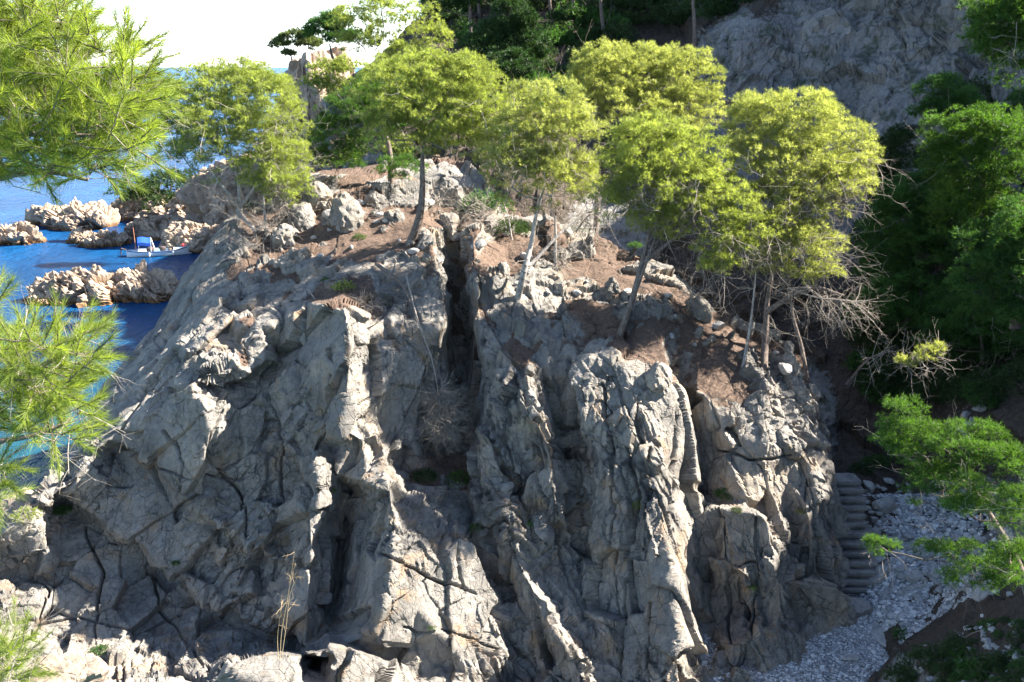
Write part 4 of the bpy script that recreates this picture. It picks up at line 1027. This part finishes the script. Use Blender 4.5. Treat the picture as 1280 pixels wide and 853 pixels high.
# ------------------------------------------------------------------ near pine boughs, left
def near_bough(trunkpts, main, ell, label, seed, nsh, r0=.05, L=.088, bmat='bark'):
    rs = np.random.RandomState(seed)
    base = P(*trunkpts[0]); root = empty('pine_tree', base); tag(root, label, 'pine tree', 'near pines at the left edge')
    tp = smooth_path([P(*t) for t in trunkpts], 6)
    ts = [(tp[i], tp[i+1], r0*2*(1-.5*i/len(tp)), r0*2*(1-.5*(i+1)/len(tp))) for i in range(len(tp)-1)]
    nodes = []; rad = []; segs = []
    for mn in main:
        mp = smooth_path([P(*t) for t in mn], 5)
        for i in range(len(mp)-1):
            segs.append((mp[i], mp[i+1], r0*.5*(1-.7*i/len(mp)), r0*.5*(1-.7*(i+1)/len(mp))))
        nodes += mp; rad += list(np.linspace(r0*.4, r0*.15, len(mp)))
    tg = []
    A = sum(e[2]*e[3] for e in ell)
    for (px, py, rx, ry, Y) in ell:
        for _ in range(max(3, int(nsh*rx*ry/A))):
            a = rs.uniform(0, 6.28); q = math.sqrt(rs.rand())
            tg.append(P(px+rx*q*math.cos(a), py+ry*q*math.sin(a), Y+rs.uniform(-.5, .5)))
    tg = np.array(tg); rad[-1] = .004
    s1, arr, A1 = grow(nodes, rad, tg, rs, .10, .12, .12)
    s1 = [(a, b, min(r, .009), min(q, .007)) for a, b, r, q in s1]
    # shoots: needles all along the last stretch
    C = []; D = []; vv = []; sh = []
    arr = arr+np.array([.25, 0, .30])+.22*rs.normal(size=arr.shape); arr /= np.linalg.norm(arr, axis=1, keepdims=True)
    for i in range(len(tg)):
        ln = rs.uniform(.09, .2); v0 = rs.uniform(.2, .9)
        sh.append((tg[i], tg[i]+arr[i]*ln, .0045, .002))
        for f in np.linspace(0, 1, 12):
            C.append(tg[i]+arr[i]*ln*f); D.append(arr[i]*(1.0+.6*f)); vv.append(v0)
    C = np.array(C); D = np.array(D)
    V, va = needles(C, D, 10, L, .0026, .6, rs, np.array(vv), .5)
    link('needles', mesh_np('needles', V-base, T=np.arange(len(V)).reshape(-1, 3), mats=[M['leaf_near']], attr={'var': va}), root)
    bark_obj('trunk', ts, root, bmat, 8, base); tw = twigs(list(A1), 60, .25, .003, rs, (0, 0, -.2), 3); bark_obj('boughs', segs+s1+sh, root, bmat, 4, base, tw)
    return root
near_bough([(-420,1000,5.2),(-330,500,5),(-260,100,5),(-200,-200,5)],
    [[(-280,200,5),(-100,120,5),(30,90,4.9),(130,95,4.8)],[(-280,200,5),(-120,200,4.9),(0,170,4.8),(120,170,4.7)],[(-250,60,5),(-60,10,5),(60,20,5)],[(-280,220,5),(-100,240,4.8),(40,215,4.8),(110,225,4.8)]],
    [(30,60,70,60,5),(100,95,70,60,4.9),(150,120,40,50,4.8),(60,160,90,50,4.8),(140,170,42,30,4.7),(30,20,60,30,5),(60,205,80,20,4.8),(-20,120,60,100,4.9),(135,215,25,12,4.8),(165,80,20,20,4.9)],
    'large near pine whose sunlit needles fill the top left corner', 120, 780)
near_bough([(-380,1100,5.5),(-260,800,5.4),(-200,560,5.3),(-170,380,5.2)],
    [[(-200,560,5.2),(-80,500,5.1),(20,470,5),(90,440,5)],[(-200,580,5.2),(-60,560,5),(40,545,5),(80,530,5)],[(-200,580,5.2),(-60,620,5),(-10,610,5)],[(-200,480,5.2),(-80,400,5),(-10,380,5)]],
    [(30,450,45,30,5),(90,440,38,28,5),(20,510,50,32,5),(80,530,30,24,5),(50,480,50,24,5),(-10,600,22,26,5),(-10,375,12,14,5)],
    'second near pine with bright needle sprays over water at mid left', 121, 280)
near_bough([(-200,1250,5.5),(-120,1050,5.5),(-60,900,5.5)],
    [[(-100,980,5.5),(-20,880,5.5),(10,830,5.5)]],
    [(8,815,26,32,5.5),(-10,840,30,30,5.5),(30,840,18,12,5.5)],
    'third near pine showing only its tip in the bottom left corner', 122, 70, .03, .08)
# ------------------------------------------------------------------ boat
def boat():
    M['hull'] = plain('boat_white', (.75,.78,.80), .35, .04); M['trim'] = plain('boat_blue', (.03,.06,.16), .4); M['inner'] = plain('boat_inner', (.35,.52,.66), .5); M['deck'] = plain('boat_deck', (.60,.68,.74), .5)
    M['awn'] = plain('awning_blue', (.008,.06,.34), .6, .08); M['dark'] = plain('dark_cover', (.05,.035,.035), .8); M['red'] = plain('buoy_red', (.65,.05,.06), .4); M['wood'] = plain('mast_wood', (.45,.20,.12), .5); M['steel'] = plain('pole_white', (.7,.7,.7), .4)
    c = P(199, 319, YZ(319, 0)); root = empty('moored_boat', c, math.radians(20)); tag(root, 'small white open boat with blue awning moored between the rocks', 'boat')
    Lh = 3.0; ns = 25
    def sec(x):
        t = x/Lh; w = 1.0*(1-abs(t)**2.6)**.75; sheer = .55+.32*max(0, t)**2.2+.12*max(0, -t)**2; return w, sheer
    # hull
    V = []; 
    xs = np.linspace(-Lh, Lh, ns)
    prof = [(0, -.25), (.45, -.18), (.8, .1), (.95, .6), (1, 1)]
    for x in xs:
        w, sh = sec(x); row = []
        for s in (-1, 1):
            for (a, b) in (prof[::-1] if s < 0 else prof[1:]):
                z = b*sh if b > 0 else b
                row.append((x+(.12*b if x > 2.5 else 0), s*max(w, .03)*a, z))
        V += row
    V = np.array(V); nr = len(V)//ns
    link('hull', mesh_np('hull', V, quads(ns, nr), mats=[M['hull']], smooth=True), root)
    # rubbing strip
    for s in (-1, 1):
        seg = []
        for i in range(ns-1):
            w0, h0 = sec(xs[i]); w1, h1 = sec(xs[i+1]); seg.append((np.array([xs[i], s*(w0+.01), h0-.06]), np.array([xs[i+1], s*(w1+.01), h1-.06]), .05, .05))
        Vv, Q = tubes(seg, 6); link('gunwale', mesh_np('gunwale', Vv, Q, mats=[M['trim']], smooth=True), root)
    # inner floor and fore/aft decks
    def deck(x0, x1, drop, mat, name, inset=.06):
        X = np.linspace(x0, x1, 10); A = []
        for x in X:
            w, sh = sec(x); A += [(x, -max(w-inset, .01), sh-drop), (x, 0, sh-drop+.04), (x, max(w-inset, .01), sh-drop)]
        A = np.array(A); B = A.copy(); B[:, 2] -= .05
        q = quads(10, 3); link(name, mesh_np(name, np.concatenate([A, B]), np.concatenate([q, q+len(A)]), mats=[M[mat]]), root)
    deck(-2.2, 1.7, .42, 'inner', 'floor'); deck(1.4, 2.95, .05, 'deck', 'foredeck'); deck(-2.95, -1.9, .05, 'deck', 'aft_deck')
    def box(name, x0, x1, y0, y1, z0, z1, mat, parent=root):
        v = [(x, y, z) for x in (x0, x1) for y in (y0, y1) for z in (z0, z1)]
        return link(name, mesh_np(name, v, [(0,1,3,2),(4,6,7,5),(0,4,5,1),(2,3,7,6),(0,2,6,4),(1,5,7,3)], mats=[M[mat]]), parent)
    for x in (-1.3, .4, 1.3): box('thwart', x-.13, x+.13, -sec(x)[0]+.05, sec(x)[0]-.05, .32, .37, 'deck')
    box('engine_box', -.6, .1, -.35, .35, .15, .62, 'inner')
    V0, T0 = ICO[3]
    for k, (x, y, s) in enumerate(((-.75,-.2,.42),(.35,.1,.36))):
        v = V0*np.array([s, s*.8, s*.75])*(1+.12*fbm(V0*2+k*4, 5, 3))[:, None]+np.array([x, y, .62])
        link('covered_gear', mesh_np('covered_gear', v, T=T0, mats=[M['dark']], smooth=True), root)
    # awning
    seg = []
    for x in (-1.85, -.72):
        for y in (-.6, .6): seg.append((np.array([x, y, .45]), np.array([x+.05, y*.9, 1.75 if y > 0 else 1.35]), .025, .025))
    Vv, Q = tubes(seg, 6); link('awning_frame', mesh_np('awning_frame', Vv, Q, mats=[M['steel']]), root)
    gx, gy = np.meshgrid(np.linspace(-1.9, -.68, 9), np.linspace(-.65, .6, 9)); z = 1.6+.30*gy+.06*np.cos(gx*4)-.05*gy**2
    A = np.stack([gx, gy, z], -1).reshape(-1, 3); B = A-np.array([0, 0, .03]); q = quads(9, 9)
    Cc = np.stack([gx[0], gy[0]*0-.67, z[0]-.0], -1); Dd = Cc-np.array([0, 0, .3]); fr = np.concatenate([Cc, Dd]); qf = quads(2, 9)
    link('awning', mesh_np('awning', np.concatenate([A, B, fr]), np.concatenate([q, q+81, qf+162]), mats=[M['awn']], smooth=True), root)
    Vv, Q = tubes([(np.array([-2.1, 0, .4]), np.array([-2.15, 0, 2.9]), .04, .025)], 8); link('mast', mesh_np('mast', Vv, Q, mats=[M['wood']], smooth=True), root)
    Vv, Q = tubes([(np.array([-.35, .3, .5]), np.array([-.65, .3, 1.7]), .06, .05)], 8); link('arch_post', mesh_np('arch_post', Vv, Q, mats=[M['steel']], smooth=True), root)
    Vv, Q = tubes([(np.array([3.05, 0, .0]), np.array([3.12, 0, 1.25]), .07, .06)], 8); link('stem_post', mesh_np('stem_post', Vv, Q, mats=[M['hull']], smooth=True), root)
    for x in (-.9, 1.3):
        v = V0*np.array([.08, .08, .24])+np.array([x, -sec(x)[0]-.12, .28]); link('fender', mesh_np('fender', v, T=T0, mats=[M['hull']], smooth=True), root)
    v = V0*.15+np.array([2.3, -.1, sec(2.3)[1]+.14]); link('buoy', mesh_np('buoy', v, T=T0, mats=[M['red']], smooth=True), root)
    Vv, Q = tubes([(np.array([-3.0, 0, .7]), np.array([-3.45, 0, .85]), .07, .09), (np.array([-3.45, 0, .85]), np.array([-3.5, 0, .2]), .07, .05)], 8); link('outboard', mesh_np('outboard', Vv, Q, mats=[M['dark']], smooth=True), root)
boat()
# ------------------------------------------------------------------ light, sky, camera
SUN_AZ = math.radians(81); SUN_EL = math.radians(40)     # azimuth measured from +Y towards +X
w = bpy.data.worlds.new('World'); S.world = w; w.use_nodes = True
nt = w.node_tree; nt.nodes.clear()
sk = nt.nodes.new('ShaderNodeTexSky'); sk.sky_type = 'NISHITA'; sk.sun_disc = False; sk.sun_elevation = SUN_EL; sk.sun_rotation = SUN_AZ
sk.air_density = 1.0; sk.dust_density = .4; sk.ozone_density = 2.5
bg = nt.nodes.new('ShaderNodeBackground'); bg.inputs[1].default_value = .06
o = nt.nodes.new('ShaderNodeOutputWorld'); 
tcw = nt.nodes.new('ShaderNodeTexCoord'); sxw = nt.nodes.new('ShaderNodeSeparateXYZ'); nt.links.new(tcw.outputs['Generated'], sxw.inputs[0])
hz = ramp(nt, sxw.outputs['Z'], [(0, (5., 5.8, 7.0)), (.07, (0, 0, 0))]); nt.links.new(mix(nt, 1., sk.outputs[0], hz, 'ADD'), bg.inputs[0])   # bright sea haze low in the sky
nt.links.new(bg.outputs[0], o.inputs[0])
sd = bpy.data.lights.new('sun', 'SUN'); sd.energy = 5.0; sd.angle = math.radians(.5); sd.color = (1, .93, .82)
so = bpy.data.objects.new('sun', sd); COL.objects.link(so)
dv = Vector((math.sin(SUN_AZ)*math.cos(SUN_EL), math.cos(SUN_AZ)*math.cos(SUN_EL), math.sin(SUN_EL)))
so.rotation_euler = dv.to_track_quat('Z', 'Y').to_euler(); so.location = (30, 20, 60)
cd = bpy.data.cameras.new('camera'); cd.sensor_width = 36; cd.lens = 36*F/1280; cd.clip_end = 60000; cd.clip_start = .1
co = bpy.data.objects.new('camera', cd); COL.objects.link(co); co.location = (0, 0, H); co.rotation_euler = (math.pi/2-PITCH, 0, 0)
S.camera = co
S.view_settings.view_transform = 'Standard'; S.view_settings.look = 'None'; S.view_settings.gamma = 1; S.view_settings.exposure = 2.55
S.render.engine = 'CYCLES'
S.cycles.max_bounces = 5; S.cycles.diffuse_bounces = 3; S.cycles.glossy_bounces = 2; S.cycles.transmission_bounces = 3; S.cycles.transparent_max_bounces = 4
print('TRIS', sum(len(o.data.polygons) for o in bpy.data.objects if o.type=='MESH'))
